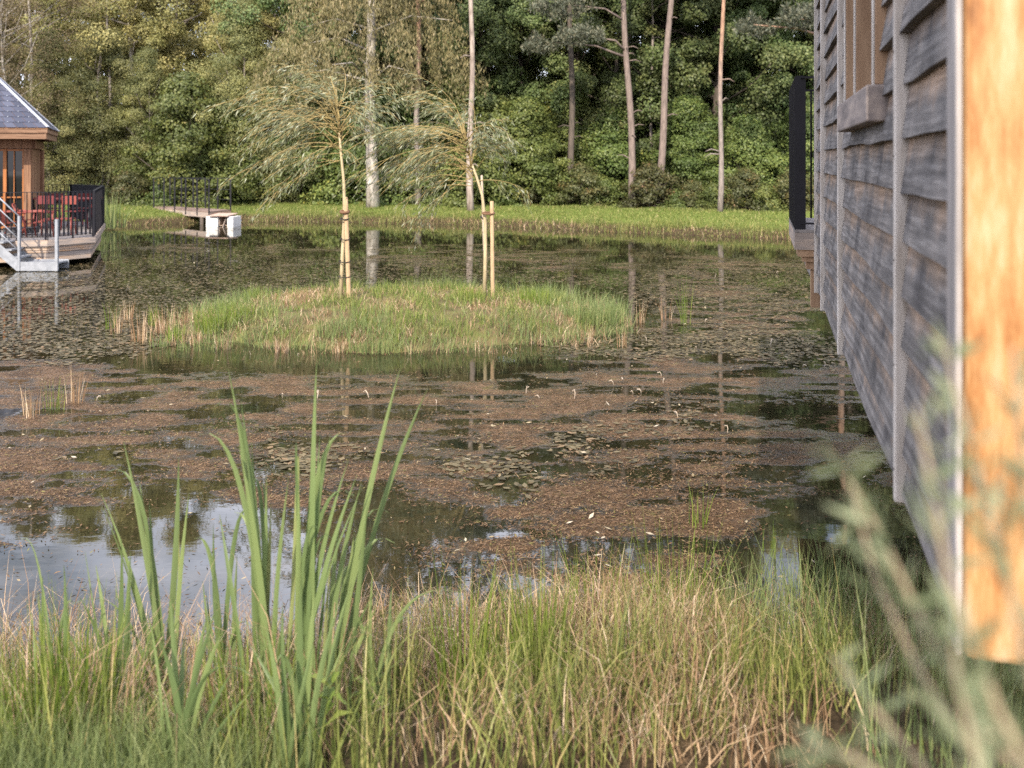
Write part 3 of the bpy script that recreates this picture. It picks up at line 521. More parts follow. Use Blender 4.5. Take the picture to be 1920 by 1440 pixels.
make_kind('alder0', 201, 11.0, 5.4, .4, PROF_POP, 190, 80000, (.055, .10), .7, 'alder', 'bark_grey', .12, 30)
make_kind('alder1', 202, 9.2, 4.8, .3, PROF_OVAL, 150, 68000, (.055, .10), .7, 'alder', 'bark_grey', .10, 26)
make_kind('poplar0', 211, 13.5, 5.6, .8, PROF_POP, 130, 76000, (.065, .11), .8, 'poplar', 'bark_pale', .14, 28)
make_kind('poplar1', 212, 14.0, 6.2, 1.2, PROF_OVAL, 140, 76000, (.065, .11), .8, 'poplar', 'bark_grey', .14, 28)
make_kind('maple0', 221, 13.0, 7.0, 1.6, PROF_OVAL, 125, 80000, (.08, .13), .75, 'maple', 'bark_dark', .18, 40, flat=.7, up=.45)
make_kind('maple1', 222, 11.0, 6.2, 1.2, PROF_POP, 105, 68000, (.08, .13), .75, 'maple', 'bark_dark', .16, 36, flat=.7, up=.45)
make_kind('hornbeam0', 231, 5.2, 4.2, .05, PROF_BUSH, 110, 34000, (.08, .13), .75, 'hornbeam', 'bark_dark', .07, 18, flat=.5, up=.45, fill=.4)
make_kind('hornbeam1', 232, 4.0, 3.6, .05, PROF_BUSH, 90, 26000, (.08, .13), .75, 'hornbeam', 'bark_dark', .06, 16, flat=.5, up=.45, fill=.4)
make_kind('bramble0', 241, 1.7, 2.6, .0, PROF_BUSH, 46, 9000, (.06, .11), .7, 'bramble', 'bark_dark', .03, 10, cr=(.25, .5), fill=.5)
make_kind('bramble1', 242, 1.2, 2.2, .0, PROF_BUSH, 40, 7000, (.06, .11), .7, 'hornbeam', 'bark_dark', .03, 10, cr=(.25, .45), fill=.5)
make_kind('twiggy0', 251, 12.0, 5.0, 3.0, PROF_OVAL, 150, 26000, (.05, .10), .35, 'twig', 'bark_pale', .10, 60, cr=(.5, 1.0))
# weeping kind: hanging strands
def make_weeping(key, seed, H, W, base, nstr):
    r = np.random.default_rng(seed); Q = []; cc = []
    for k in range(nstr):
        t = r.random(); z = base + (H - base) * t; rad = W / 2 * (1.0 - .75 * t) * r.random() ** .5; a = r.uniform(0, 6.283)
        x, y = rad * math.cos(a), rad * math.sin(a); ln = r.uniform(.5, 1.7); m = int(ln * 80); cc.append((x, y, z))
        s = r.random(m); c = np.stack([x + s * .35 * math.cos(a) + r.normal(0, .13, m), y + s * .35 * math.sin(a) + r.normal(0, .13, m), z - s * ln + r.normal(0, .05, m)], -1)
        c[:, 2] = np.maximum(c[:, 2], .3)
        d = np.stack([r.normal(0, .35, m), r.normal(0, .35, m), -np.ones(m)], -1); d /= np.linalg.norm(d, axis=1, keepdims=True)
        sd_ = r.normal(size=(m, 3)); sd_ -= d * (sd_ * d).sum(1, keepdims=True); sd_ /= np.linalg.norm(sd_, axis=1, keepdims=True)
        L = r.uniform(.10, .20, m)[:, None]; W_ = L * .22
        Q.append(np.stack([c - d * L / 2, c + sd_ * W_ / 2, c + d * L / 2, c - sd_ * W_ / 2], 1))
    v, f = quads(np.concatenate(Q)); cm = mesh_np('crown', v, f); cm.materials.append(M['weeping']); return cm, cc
WEEP, WEEP_CC = make_weeping('weeping', 261, 16, 9.0, 4.9, 900)
def make_pine_tufts(seed, spec):
    """spec: list of (cx,cy,cz,rx,ry,rz,tufts)"""
    r = np.random.default_rng(seed); Q = []
    for (cx, cy_, cz, rx, ry, rz, nt_) in spec:
        for k in range(nt_):
            d = r.normal(size=3); d /= np.linalg.norm(d); q = r.random() ** .4; p = np.array([cx + d[0] * rx * q, cy_ + d[1] * ry * q, cz + d[2] * rz * q])
            m = 60; dirs = r.normal(size=(m, 3)) + [0, -.2, .5]; dirs /= np.linalg.norm(dirs, axis=1, keepdims=True)
            c = p + dirs * r.uniform(.03, .24, m)[:, None]; sd_ = np.cross(dirs, r.normal(size=(m, 3))); sd_ /= np.maximum(np.linalg.norm(sd_, axis=1, keepdims=True), 1e-5)
            L = r.uniform(.10, .17, m)[:, None]; W_ = L * .13
            Q.append(np.stack([c - dirs * L / 2, c + sd_ * W_, c + dirs * L / 2, c - sd_ * W_], 1))
    v, f = quads(np.concatenate(Q)); cm = mesh_np('crown', v, f); cm.materials.append(M['pine']); return cm
PINETOP = make_pine_tufts(271, [(0, 0, 13, 2.2, 2.2, 1.0, 120), (1.2, .5, 11.4, 1.6, 1.4, .5, 80), (-1.3, -.4, 10.6, 1.5, 1.4, .5, 80), (.4, -.8, 14.3, 1.3, 1.3, .7, 70)])
PINELOW = make_pine_tufts(272, [(-2.3, -.6, 7.6, 1.3, .9, .55, 70), (-1.5, -1.0, 6.4, 1.0, .8, .4, 50), (-3.0, -.2, 6.2, .8, .7, .35, 30), (-.9, -.7, 8.6, 1.2, .9, .6, 60), (0, 0, 12.5, 2.2, 2, 1.2, 110), (1, .3, 10.5, 1.4, 1.2, .5, 60)])

def gh(x, y): return float(ground_h(np.array([float(x)]), np.array([float(y)]))[0])
def place(key, px, Y, sc, rz, name, label, cat='tree', group=None):
    x = gx(px, Y); tm, cm = LIB[key]; o = empty(name, (x, Y, gh(x, Y) - .02), rz, label, cat, group); o.scale = (sc, sc, sc)
    link('trunk' if cat == 'tree' else 'stem', tm, None, o); link('crown' if cat == 'tree' else 'foliage', cm, None, o); return o
rr = random.Random(5)
# left: alders at the bank, taller yellowing trees behind
for i, px in enumerate([-140, -10, 95, 190, 275, 365, 455, 545]):
    place('alder%d' % (i % 2), px, 42.5 + rr.uniform(-.8, 1.2), rr.uniform(.52, .80), rr.uniform(0, 6), 'alder_tree', 'grey green alder with leaves down to the ground on the left far bank', 'tree', 'alders along the left far bank')
for i, px in enumerate([-180, -60, 60, 150, 240, 330, 430, 520]):
    place('poplar%d' % (i % 2), px, 46.8 + rr.uniform(-1.5, 2), rr.uniform(.85, 1.1), rr.uniform(0, 6), 'poplar_tree', 'tall yellow green tree rising behind the grey green alders', 'tree', 'yellowing trees behind the alders')
for i, px in enumerate([-200, -80, 40, 170, 300, 420, 560, 680, 800]):
    place('poplar%d' % (i % 2) if i < 6 else 'maple%d' % (i % 2), px, 56 + rr.uniform(-1.5, 2), rr.uniform(1.0, 1.15), rr.uniform(0, 6), 'hillside_tree', 'pale leafed tree on the slope farthest back on the left', 'tree', 'trees on the left slope')
place('twiggy0', 15, 40.5, 1.0, 1.0, 'birch_tree', 'brown twiggy thin birch above the slate roof', 'tree')
# centre and right: dark broadleaf wood
for i, px in enumerate([600, 690, 800, 900, 985, 1075, 1160, 1250, 1335, 1425, 1510, 1600, 1720, 1850]):
    place('maple%d' % (i % 2), px, 44.8 - (px - 600) * .0035 + rr.uniform(-.4, 1.6), rr.uniform(.85, 1.1), rr.uniform(0, 6), 'maple_tree', 'dark green broadleaf tree behind the tall bare trunks', 'tree', 'dark broadleaf trees behind the trunks')
for i, px in enumerate([640, 760, 880, 1000, 1130, 1260, 1390, 1520, 1680, 1830]):
    place('maple%d' % ((i + 1) % 2) if i % 3 else 'poplar1', px, 49 + rr.uniform(-1.5, 2), rr.uniform(1.0, 1.2), rr.uniform(0, 6), 'wood_tree', 'taller broadleaf tree deep in the wood on the right', 'tree', 'trees deep in the right wood')
for i, px in enumerate([930, 1080, 1230, 1380, 1530, 1690]):
    place('maple%d' % (i % 2), px, 57 + rr.uniform(-1.5, 2), rr.uniform(1.0, 1.2), rr.uniform(0, 6), 'slope_tree', 'dark tree on the slope farthest back on the right', 'tree', 'trees on the right slope')
# hedge of hornbeam shrubs at the edge of the wood
def far_y(px, d):
    x = 0; Y = 36
    for _ in range(6): x = gx(px, Y); Y = float(far_shore(np.array([x]))[0]) + d
    return Y
for i, px in enumerate([350, 420, 485, 550, 610, 665, 740, 800, 850, 930, 985]):
    place('hornbeam%d' % (i % 2), px, far_y(px, 6.4) + rr.uniform(-.2, .5), rr.uniform(.8, 1.12), rr.uniform(0, 6), 'hornbeam_shrub', 'leafy hornbeam shrub in the green hedge behind the willows', 'shrub', 'hornbeam shrubs behind the willows')
for i, px in enumerate([1060, 1150, 1290, 1400, 1510]):
    place('hornbeam%d' % (i % 2), px, far_y(px, 10.5) + rr.uniform(-.2, 1.2), rr.uniform(.7, 1.0), rr.uniform(0, 6), 'understorey_shrub', 'low dark shrub between the trunks on the right', 'shrub', 'shrubs under the right wood')
for i, px in enumerate([240, 300, 380, 450, 520, 590, 640, 730, 770, 830, 905, 950, 1000, 1045, 1090, 1130, 1220, 1265, 1300, 1340, 1395, 1440, 1490, 1550]):
    place('bramble%d' % (i % 2), px, far_y(px, 6.1 if px < 1000 else 7.6) + rr.uniform(-.2, .5), rr.uniform(.45, .95), rr.uniform(0, 6), 'bramble_bush', 'low yellowing bramble bush at the foot of the wood', 'bush', 'brambles along the far lawn')

def tall_tree(px0, py0, px1, wpx, bark, label, top=15.0, crownm=None, name='pine_tree', Y=None, stubs=0, seed=1, cup=None, coff=0., rz=0.):
    """bare trunk from its base pixel to where it leaves the photo, with the crown above"""
    Y = Y or (EYE - .40) * S / (py0 - 300); x0 = gx(px0, Y); z0 = gh(x0, Y); x1 = gx(px1, Y); zt = gz(0, Y); sl = (x1 - x0) / (zt - z0); r_ = random.Random(seed)
    o = empty(name, (x0, Y, z0), 0, label, 'tree'); r0 = wpx / S * Y / 2; H = top; pts = []; n = 14
    for i in range(n + 1):
        z = -.2 + (H + .2) * i / n; wob = .05 * math.sin(z * .9 + seed); pts.append((sl * z + wob, .04 * math.cos(z * .7 + seed), z))
    mb = MB(); mb.tube(pts, [r0 * (1.22 if i == 0 else 1.08 if i == 1 else 1 - .55 * i / n) for i in range(n + 1)], 10)
    for k in range(stubs):
        z = r_.uniform(1.6, 8.5); a = r_.uniform(0, 6.28); p = Vector((sl * z, 0, z)); e = p + Vector((math.cos(a) * .55, math.sin(a) * .35, r_.uniform(-.1, .2)))
        mb.tube([p, p.lerp(e, .6) + Vector((0, 0, .08)), e], [.03, .02, .01], 5)
    if cup == 'weep':
        for k in range(26):
            c = Vector(WEEP_CC[k * 7]); z = c.z - .3; mb.tube([(sl * z, 0, z), (c.x * .5 + sl * z * .5, c.y * .5, c.z + .25), (c.x, c.y, c.z)], [.05, .03, .012], 5)
    if cup == 'low':
        for (cx, cz) in ((-2.3, 7.6), (-1.5, 6.4), (-3.0, 6.2), (-.9, 8.6)): mb.tube([(sl * (cz - .4), 0, cz - .5), (cx * .5, -.4, cz - .1), (cx, -.6, cz)], [.06, .04, .02], 5)
    mb.build('trunk', M[bark], o)
    if crownm: c = link('crown', crownm, None, o); c.location = (coff + (sl * 12 if cup != 'weep' else 0), 0, 0); c.rotation_euler = (0, 0, rz)
    return o
tall_tree(697, 388, 694, 22, 'bark_pale', 'thickest pale flaking trunk with hanging olive foliage between the two willows', 16, WEEP, 'weeping_spruce', stubs=10, seed=1, cup='weep')
tall_tree(783, 386, 783, 12, 'bark_pine', 'slim trunk with pinkish upper bark behind the right willow crown', 15, PINETOP, seed=2, stubs=5)
tall_tree(882, 393, 884, 12, 'bark_buff', 'straight pale trunk directly behind the right willow', 15, PINETOP, seed=3, stubs=4, rz=1)
tall_tree(1072, 385, 1070, 13, 'bark_dark', 'dark trunk half hidden by shrubs left of the leaning pair', 14, PINETOP, seed=4, stubs=4, rz=2, Y=40)
tall_tree(1189, 391, 1170, 14, 'bark_mauve', 'grey pine trunk with broken branch stubs leaning left', 15, PINELOW, seed=5, stubs=14, cup='low')
tall_tree(1233, 388, 1258, 14.5, 'bark_mauve', 'smooth grey trunk leaning right beside the stubbed pine', 15, PINETOP, seed=6, stubs=3, rz=3, Y=37.6)
tall_tree(1349, 400, 1355, 9.5, 'bark_pine', 'thin orange barked pine nearest the boarded house', 15, PINETOP, seed=7, stubs=4, rz=4)
tall_tree(1222, 370, 1222, 7, 'bark_grey', 'thin mottled trunk standing between the leaning pair', 10, None, 'dead_tree', Y=42, seed=8, stubs=6)
tall_tree(57, 380, 56, 7, 'bark_pale', 'thin white birch trunk behind the slate roof', 13, LIB['twiggy0'][1], 'birch_tree', Y=41, seed=9, stubs=5)
tall_tree(205, 386, 203, 7, 'bark_grey', 'slim grey trunk among the alder leaves above the terrace', 9, None, 'alder_tree', Y=43.4, seed=10, stubs=6)
o = tall_tree(1575, 400, 1580, 14, 'bark_pine', 'pine whose grey green boughs show over the balcony railing', 15, PINELOW, seed=12, stubs=3, cup='low', Y=33)

# ------------------------------------------------------------------ young willows with stakes on the island
def willow(px0, py0, trunk_px, origin, specs, label, seed, r0=.030):
    Y = 13.9 if py0 > 550 else 14.25; x0 = gx(px0, Y); z0 = float(island_h(np.array([x0]), np.array([Y]))[0]); r_ = random.Random(seed)
    o = empty('young_willow', (x0, Y, z0), 0, label, 'tree', 'young willows on the island')
    zb = gz(py0, Y); dz = z0 - zb                                          # keep the heights measured from the base
    loc = lambda px, py: Vector((gx(px, Y) - x0, 0, gz(py, Y) - zb))
    pts = [loc(*p) for p in trunk_px]; pts[0].z = -.1
    mb = MB(); mb.tube(pts, [r0 * (1 - .5 * i / (len(pts) - 1)) for i in range(len(pts))], 8); mb.build('trunk', M['willow_bark'], o)
    O = loc(*origin); LEAD = Vector((-.10 if seed == 11 else -.22, 0, 1.0)); tb = MB()
    tb.tube([O - Vector((0, 0, .05)), O + LEAD * .3 + Vector((.02, .01, 0)), O + LEAD * .62, O + LEAD * .9 + Vector((-.05, 0, 0))], [.016, .012, .008, .003], 5); LC = []; LD = []
    for (ang, ln, cnt, wind, start) in specs:
        for k in range(cnt):
            a = R(ang + r_.gauss(0, 17)); dep = r_.gauss(0, .6); d = Vector((math.cos(a), dep, math.sin(a))).normalized(); l = ln * r_.uniform(.55, 1.1); n = 9; s0 = r_.uniform(-start, .1)
            s0 = r_.uniform(-start, .5); lead = LEAD * max(0, s0); p = O + Vector((r_.uniform(-.03, .03) + lead.x, r_.uniform(-.03, .03), s0 if s0 < 0 else lead.z)); ps = [p.copy()]
            for i in range(n):
                d = (d + Vector((-wind * .16, 0, -.085 - .05 * i / n))).normalized(); p = p + d * (l / n); ps.append(p.copy())
                if i >= 2:
                    m = int(l / n * (4 + 3.6 * i))
                    for _ in range(m):
                        LC.append(p - d * r_.random() * l / n + Vector((r_.gauss(0, .03), r_.gauss(0, .03), r_.gauss(0, .03)))); LD.append(d * .8 + Vector((-.45 * wind + r_.gauss(0, .35), r_.gauss(0, .4), -.55 + r_.gauss(0, .25))))
                if 2 <= i < 8 and r_.random() < .75:                       # side twigs
                    e = d + Vector((r_.uniform(-.7, .3), r_.uniform(-.6, .6), r_.uniform(-.5, .3))); e.normalize(); q = [p.copy()]; pp = p.copy()
                    for j in range(4):
                        e = (e + Vector((-wind * .2, 0, -.2))).normalized(); pp = pp + e * l * .06; q.append(pp.copy())
                        for _ in range(3): LC.append(pp + Vector((r_.gauss(0, .03), r_.gauss(0, .03), r_.gauss(0, .03)))); LD.append(e * .7 + Vector((-.4 * wind + r_.gauss(0, .3), r_.gauss(0, .4), -.5 + r_.gauss(0, .25))))
                    tb.tube(q, [.0045, .004, .0035, .003, .002], 3)
            tb.tube(ps, [.008 * (1 - .78 * i / n) for i in range(n + 1)], 4)
    tb.build('branches', M['willow_twig'], o)
    c = np.array(LC); d = np.array(LD); d /= np.linalg.norm(d, axis=1, keepdims=True); m = len(c)
    sd_ = rng.normal(size=(m, 3)); sd_ -= d * (sd_ * d).sum(1, keepdims=True); sd_ /= np.linalg.norm(sd_, axis=1, keepdims=True)
    L = rng.uniform(.06, .12, m)[:, None]; W_ = L * .15
    v, f = quads(np.stack([c, c + d * L * .45 + sd_ * W_ / 2, c + d * L, c + d * L * .45 - sd_ * W_ / 2], 1)); link('crown', mesh_np('crown', v, f), M['willow'], o)
    return o
M['willow_bark'] = noise_mat('willow_bark', [(.3, (.30, .24, .14)), (.7, (.46, .38, .24))], (8, 8, 2), 4, 6, .8, .3, .01)
willow(638, 557, [(638, 557), (642, 480), (646, 400), (645, 340), (640, 290), (636, 245)], (637, 255),
       [(152, 1.75, 12, .5, .3), (168, 1.6, 8, .3, .35), (122, 1.45, 9, .55, .25), (98, 1.1, 8, .35, .15), (78, 1.0, 9, .05, .2), (48, 1.0, 9, -.15, .35), (188, 1.2, 4, .1, .4), (15, .8, 4, -.2, .35)], 'left young willow on the island swept leftward, tied to one stake', 11)
willow(908, 546, [(908, 546), (910, 470), (910, 410), (904, 355), (893, 320), (884, 296)], (884, 300),
       [(138, 1.8, 15, .6, .2), (155, 1.75, 10, .5, .25), (112, 1.6, 11, .6, .15), (174, 1.3, 8, .2, .3), (92, 1.1, 7, .3, .1), (62, 1.0, 8, 0, .2), (38, .85, 5, -.1, .35)], 'right young willow on the island with bowed trunk beside two stakes', 12)
M['stake'] = noise_mat('stake_wood', [(.3, (.30, .20, .11)), (.7, (.47, .34, .21))], (8, 8, 1.5), 4, 8, .85, .4, .01)
M['stake_grey'] = noise_mat('stake_wood_pale', [(.3, (.34, .28, .22)), (.7, (.50, .42, .33))], (8, 8, 1.5), 4, 8, .85, .4, .01)
M['rubber'] = noise_mat('rubber_tie', [(.3, (.02, .018, .016)), (.7, (.04, .035, .03))], bst=0)
M['tie'] = noise_mat('brown_tie', [(.3, (.10, .05, .03)), (.7, (.16, .09, .05))], bst=0)
def stake(px0, py0, px1, py1, r, label, Y, ties, mat='stake', over=.035):
    x0 = gx(px0, Y); z0 = float(island_h(np.array([x0]), np.array([Y]))[0]); zb = gz(py0, Y)
    o = empty('tree_stake', (x0, Y, z0), 0, label, 'stake'); T = Vector((gx(px1, Y) - x0, 0, gz(py1, Y) - zb))
    n = 14; mb = MB(); mb.tube([Vector((0, 0, -.15)).lerp(T, i / n) for i in range(n + 1)] + [T + Vector((0, 0, .004))], [r * (1 + .04 * math.sin(i * 2.1)) for i in range(n + 1)] + [r * .7], 9); mb.build('post', M[mat], o)
    for (py, wd, dx) in ties:
        t = (py0 - py) / (py0 - py1); p = T * t; b = MB()
        ring = [(p.x + dx / 2 + math.cos(a) * (abs(dx) / 2 + over), math.sin(a) * .045, p.z + .01 * math.sin(a)) for a in [i * math.pi / 7 for i in range(15)]]
        b.tube(ring, wd / 2, 5); b.build('tie', M['tie' if wd > .02 else 'rubber'], o)
    return o
stake(655, 558, 648, 366, .031, 'thick wooden stake tied to the left willow', 13.85, [(393, .045, -.04), (406, .02, -.05), (444, .015, -.06), (486, .015, -.09), (514, .015, -.10)])
stake(924, 545, 922, 366, .028, 'thick wooden stake standing clear right of the right willow', 14.2, [(388, .03, -.10)])
stake(912, 547, 903, 320, .017, 'thin pale pole strapped along the right willow trunk', 14.3, [(398, .02, -.01), (460, .015, -.01)], 'stake_grey', .03)

# ------------------------------------------------------------------ wood and metal materials for buildings
M['larch'] = noise_mat('larch_wood', [(.3, (.11, .052, .028)), (.5, (.20, .105, .058)), (.7, (.29, .17, .10))], (9, 9, .8), 3, 8, .65, .3, .005, island=.25)
M['fascia'] = noise_mat('fascia_wood', [(.3, (.10, .053, .031)), (.5, (.165, .09, .052)), (.7, (.22, .135, .085))], (1, 1, 12), 3, 8, .65, .3, .005, island=.3)
M['door_wood'] = noise_mat('door_wood', [(.3, (.22, .075, .020)), (.7, (.36, .14, .042))], (9, 9, .8), 3, 6, .45, .2, .004)
M['greyboard'] = noise_mat('weathered_board', [(.25, (.15, .125, .115)), (.5, (.28, .235, .205)), (.62, (.38, .30, .24)), (.8, (.42, .25, .14))], (1.2, 1.2, 14), 2.5, 8, .85, .4, .006, island=.45)
M['deck'] = noise_mat('deck_board', [(.3, (.13, .115, .11)), (.7, (.27, .245, .23))], (1, 12, 1), 3, 8, .8, .3, .006)
M['blackmetal'] = noise_mat('black_metal', [(.3, (.006, .006, .009)), (.7, (.011, .0105, .015))], nscale=6, rough=.5, bst=0, spec=.25)
M['galv'] = noise_mat('galvanised_steel', [(.3, (.19, .205, .23)), (.7, (.32, .335, .365))], nscale=9, detail=8, rough=.5, bst=0, metal=.35)
M['coral'] = noise_mat('coral_paint', [(.3, (.18, .042, .032)), (.7, (.23, .058, .045))], nscale=5, rough=.4, bst=0)
M['darkred'] = noise_mat('dark_red_paint', [(.3, (.10, .018, .02)), (.7, (.15, .028, .028))], nscale=5, rough=.45, bst=0)
M['charcoal'] = noise_mat('charcoal_fabric', [(.3, (.03, .032, .04)), (.7, (.06, .062, .07))], nscale=20, bst=.2)
M['white'] = noise_mat('white_paint', [(.3, (.50, .49, .47)), (.7, (.68, .67, .66))], nscale=7, detail=8, rough=.6, bst=.1)
M['zinc'] = noise_mat('zinc_flashing', [(.3, (.36, .38, .44)), (.7, (.5, .52, .58))], nscale=5, rough=.45, bst=0, metal=.3)
def glass_mat():
    m, t, b = new_mat('window_glass'); b.inputs['Base Color'].default_value = (.012, .014, .014, 1); b.inputs['Roughness'].default_value = .03; b.inputs['Specular IOR Level'].default_value = .35; return m
M['glass'] = glass_mat()
def slate_mat():
    m, t, b = new_mat('slate_roof'); L = t.links; g = N(t, 'ShaderNodeNewGeometry'); r = ramp(t, [(0, (.026, .030, .050)), (.6, (.042, .047, .074)), (1, (.058, .064, .095))])
    L.new(g.outputs['Random Per Island'], r.inputs[0]); L.new(r.outputs[0], b.inputs['Base Color']); b.inputs['Roughness'].default_value = .5; b.inputs['Specular IOR Level'].default_value = .4
    tcn = N(t, 'ShaderNodeTexCoord'); nz = N(t, 'ShaderNodeTexNoise', Scale=30, Detail=5); L.new(tcn.outputs['Object'], nz.inputs[0]); bump(t, b, nz.outputs['Fac'], .25, .006); return m
M['slate'] = slate_mat()

# ------------------------------------------------------------------ the pavilion on its terrace (left)
DZ = .58                                                                 # deck top above the water
A_, B_, C_, D_, E_, F_ = (-9.64, 20.65), (-9.05, 21.65), (-10.7, 26.2), (-12.05, 27.3), (-19, 25.7), (-19, 18.5)
poly = [F_, A_, B_, C_, D_, E_]
cxp, cyp = -14.2, 23.2
def shrink(p, k): return [(cxp + (x - cxp) * k, cyp + (y - cyp) * k) for x, y in p]
terrace = empty('terrace', (cxp, cyp, 0), 0, 'grey timber terrace with stepped board skirt standing over the pond', 'terrace')
def at_ter(mb): mb.v = [(x - cxp, y - cyp, z) for x, y, z in mb.v]; return mb
def deck_boards():
    mb = MB(); mb.prism(shrink(poly, .996), DZ - .05, DZ); return mb
at_ter(deck_boards()).build('deck', M['deck'], terrace)
def off_edge(p, q, d):
    e = Vector((q[0] - p[0], q[1] - p[1], 0)).normalized(); n = Vector((e.y, -e.x, 0)); return e, n
for (p, q) in ((F_, A_), (A_, B_), (B_, C_), (C_, D_)):
    e, n = off_edge(p, q, 0); mb = MB(); P = Vector((*p, 0)); Q = Vector((*q, 0))
    for (z0, z1, o_, ins) in ((DZ - .12, DZ + .003, .0, 0), (DZ - .155, DZ - .125, -.04, 0), (DZ - .205, DZ - .16, -.06, 0), (DZ - .255, DZ - .21, -.08, 0), (DZ - .36, DZ - .262, -.10, 0), (DZ - .45, DZ - .365, -.105, 0)):
        a = P + n * o_; b = Q + n * o_
        if (p, q) != (F_, A_): a += e * abs(o_) * .45
        b -= e * abs(o_) * .45
        z = (z0 + z1) / 2; mb.bar(a + Vector((0, 0, z)) - n * .02, b + Vector((0, 0, z)) - n * .02, .04, z1 - z0)
    at_ter(mb).build('skirt', M['greyboard'], terrace)
mb = MB()
for (x, y) in ((-10.6, 21.7), (-13.5, 21.2), (-11.4, 25.4), (-15, 22), (-14, 26)): mb.tube([(x, y, -.6), (x, y, DZ - .3)], .11, 10)
mb.prism(shrink(poly, .94), DZ - .47, DZ - .07); at_ter(mb).build('underframe', M['bark_dark'], terrace)
rail = empty('terrace_railing', (cxp, cyp, DZ), 0, 'black metal railing of flat upright bars around the terrace', 'railing')
def rail_run(p, q, z0, h, parent, origin, sp=.1, depth=.055, skip0=0., th=.010, ins=.05):
    e, n = off_edge(p, q, 0); P = Vector((*p, 0)) - n * ins; Q = Vector((*q, 0)) - n * ins; Ln = (Q - P).length
    mb = MB(); mb.bar(P + e * skip0 + Vector((0, 0, z0 + h)), Q + Vector((0, 0, z0 + h)), .045, .012); mb.bar(P + e * skip0 + Vector((0, 0, z0 + .07)), Q + Vector((0, 0, z0 + .07)), .03, .010)
    mb.v = [(x - origin[0], y - origin[1], z - origin[2]) for x, y, z in mb.v]; mb.build('top_rail', M['blackmetal'], parent)
    k = int(Ln / sp); mb = MB()
    for i in range(k + 1):
        s = i * Ln / k
        if s < skip0: continue
        c = P + e * s; mb.bar(c + Vector((0, 0, z0 + (-.02 if i % 6 == 0 else .06))), c + Vector((0, 0, z0 + h)), depth, th, up=e)
    mb.v = [(x - origin[0], y - origin[1], z - origin[2]) for x, y, z in mb.v]; mb.build('balusters', M['blackmetal'], parent)
for (p, q) in ((F_, A_), (A_, B_), (B_, C_), (C_, D_), (D_, E_)): rail_run(p, q, DZ, 1.0, rail, (cxp, cyp, DZ))

pav = empty('pavilion', (cxp, cyp, DZ), 0, 'larch timber pavilion with slate hipped roof at the left edge', 'building')
def at_pav(mb): mb.v = [(x - cxp, y - cyp, z - DZ) for x, y, z in mb.v]; return mb
f_d = Vector((math.cos(R(13)), math.sin(R(13)), 0)); s_d = Vector((math.cos(R(111)), math.sin(R(111)), 0))
E1 = Vector((-10.72, 23.0, 0)); E2 = E1 + s_d * 3.7; E4 = E1 - f_d * 6.4; E3 = E4 + s_d * 3.7 - f_d * 0
EZ = 2.99
apexes = [Vector((-13.55, 24.35, 5.15)), Vector((-15.4, 23.95, 5.15))]
# roof: each slope is built from courses of slates
def slope_slates(mb, a, b, ta, tb, courses=17, sw=.22):
    """slates between the eave a-b and the top ta-tb"""
    nrm = (b - a).cross(((ta + tb) / 2 - (a + b) / 2)).normalized()
    if nrm.z < 0: nrm = -nrm
    for c in range(courses):
        t0 = c / courses; t1 = min(1, (c + 1.25) / courses); l0 = a.lerp(ta, t0); r0 = b.lerp(tb, t0); l1 = a.lerp(ta, t1); r1 = b.lerp(tb, t1)
        L0 = (r0 - l0).length; k = max(1, int(L0 / sw)); sh = (.5 if c % 2 else 0) / k
        cuts = [0] + [min(1, max(0, i / k + sh)) for i in range(1 if c % 2 == 0 else 0, k + 1)]; cuts = sorted(set(cuts + [1]))
        for i in range(len(cuts) - 1):
            u0, u1 = cuts[i] + .0008, cuts[i + 1] - .0008
            if u1 - u0 < .004: continue
            q = [l0.lerp(r0, u0) + nrm * .016, l0.lerp(r0, u1) + nrm * .016, l1.lerp(r1, u1) + nrm * .005, l1.lerp(r1, u0) + nrm * .005]
            mb.add(q + [p - nrm * .006 for p in q], [(0, 1, 2, 3), (4, 7, 6, 5), (0, 4, 5, 1), (1, 5, 6, 2), (2, 6, 7, 3), (3, 7, 4, 0)])
zv = lambda v, z: Vector((v.x, v.y, z))
mb = MB(); e1, e2, e3, e4 = (zv(v, EZ) for v in (E1, E2, E3, E4))
slope_slates(mb, e4, e1, apexes[1], apexes[0]); slope_slates(mb, e1, e2, apexes[0], apexes[0] + Vector((.001, .001, 0))); slope_slates(mb, e2, e3, apexes[0], apexes[1]); slope_slates(mb, e3, e4, apexes[1], apexes[1] + Vector((.001, 0, 0)))
roof = at_pav(mb).build('roof', M['slate'], pav)
mb = MB()
mb.add([e1 - Vector((0, 0, .02)), e2 - Vector((0, 0, .02)), e3 - Vector((0, 0, .02)), e4 - Vector((0, 0, .02)), apexes[0] - Vector((0, 0, .02)), apexes[1] - Vector((0, 0, .02))], [(0, 1, 4), (1, 2, 5, 4), (2, 3, 5), (3, 0, 4, 5), (3, 2, 1, 0)])
at_pav(mb).build('roof_deck', M['larch'], pav)
mb = MB()
for a, b in ((e1, apexes[0]), (e2, apexes[0]), (apexes[0], apexes[1])): mb.bar(a + Vector((0, 0, .025)), b + Vector((0, 0, .025)), .07, .02)
at_pav(mb).build('hip_flashing', M['zinc'], roof)
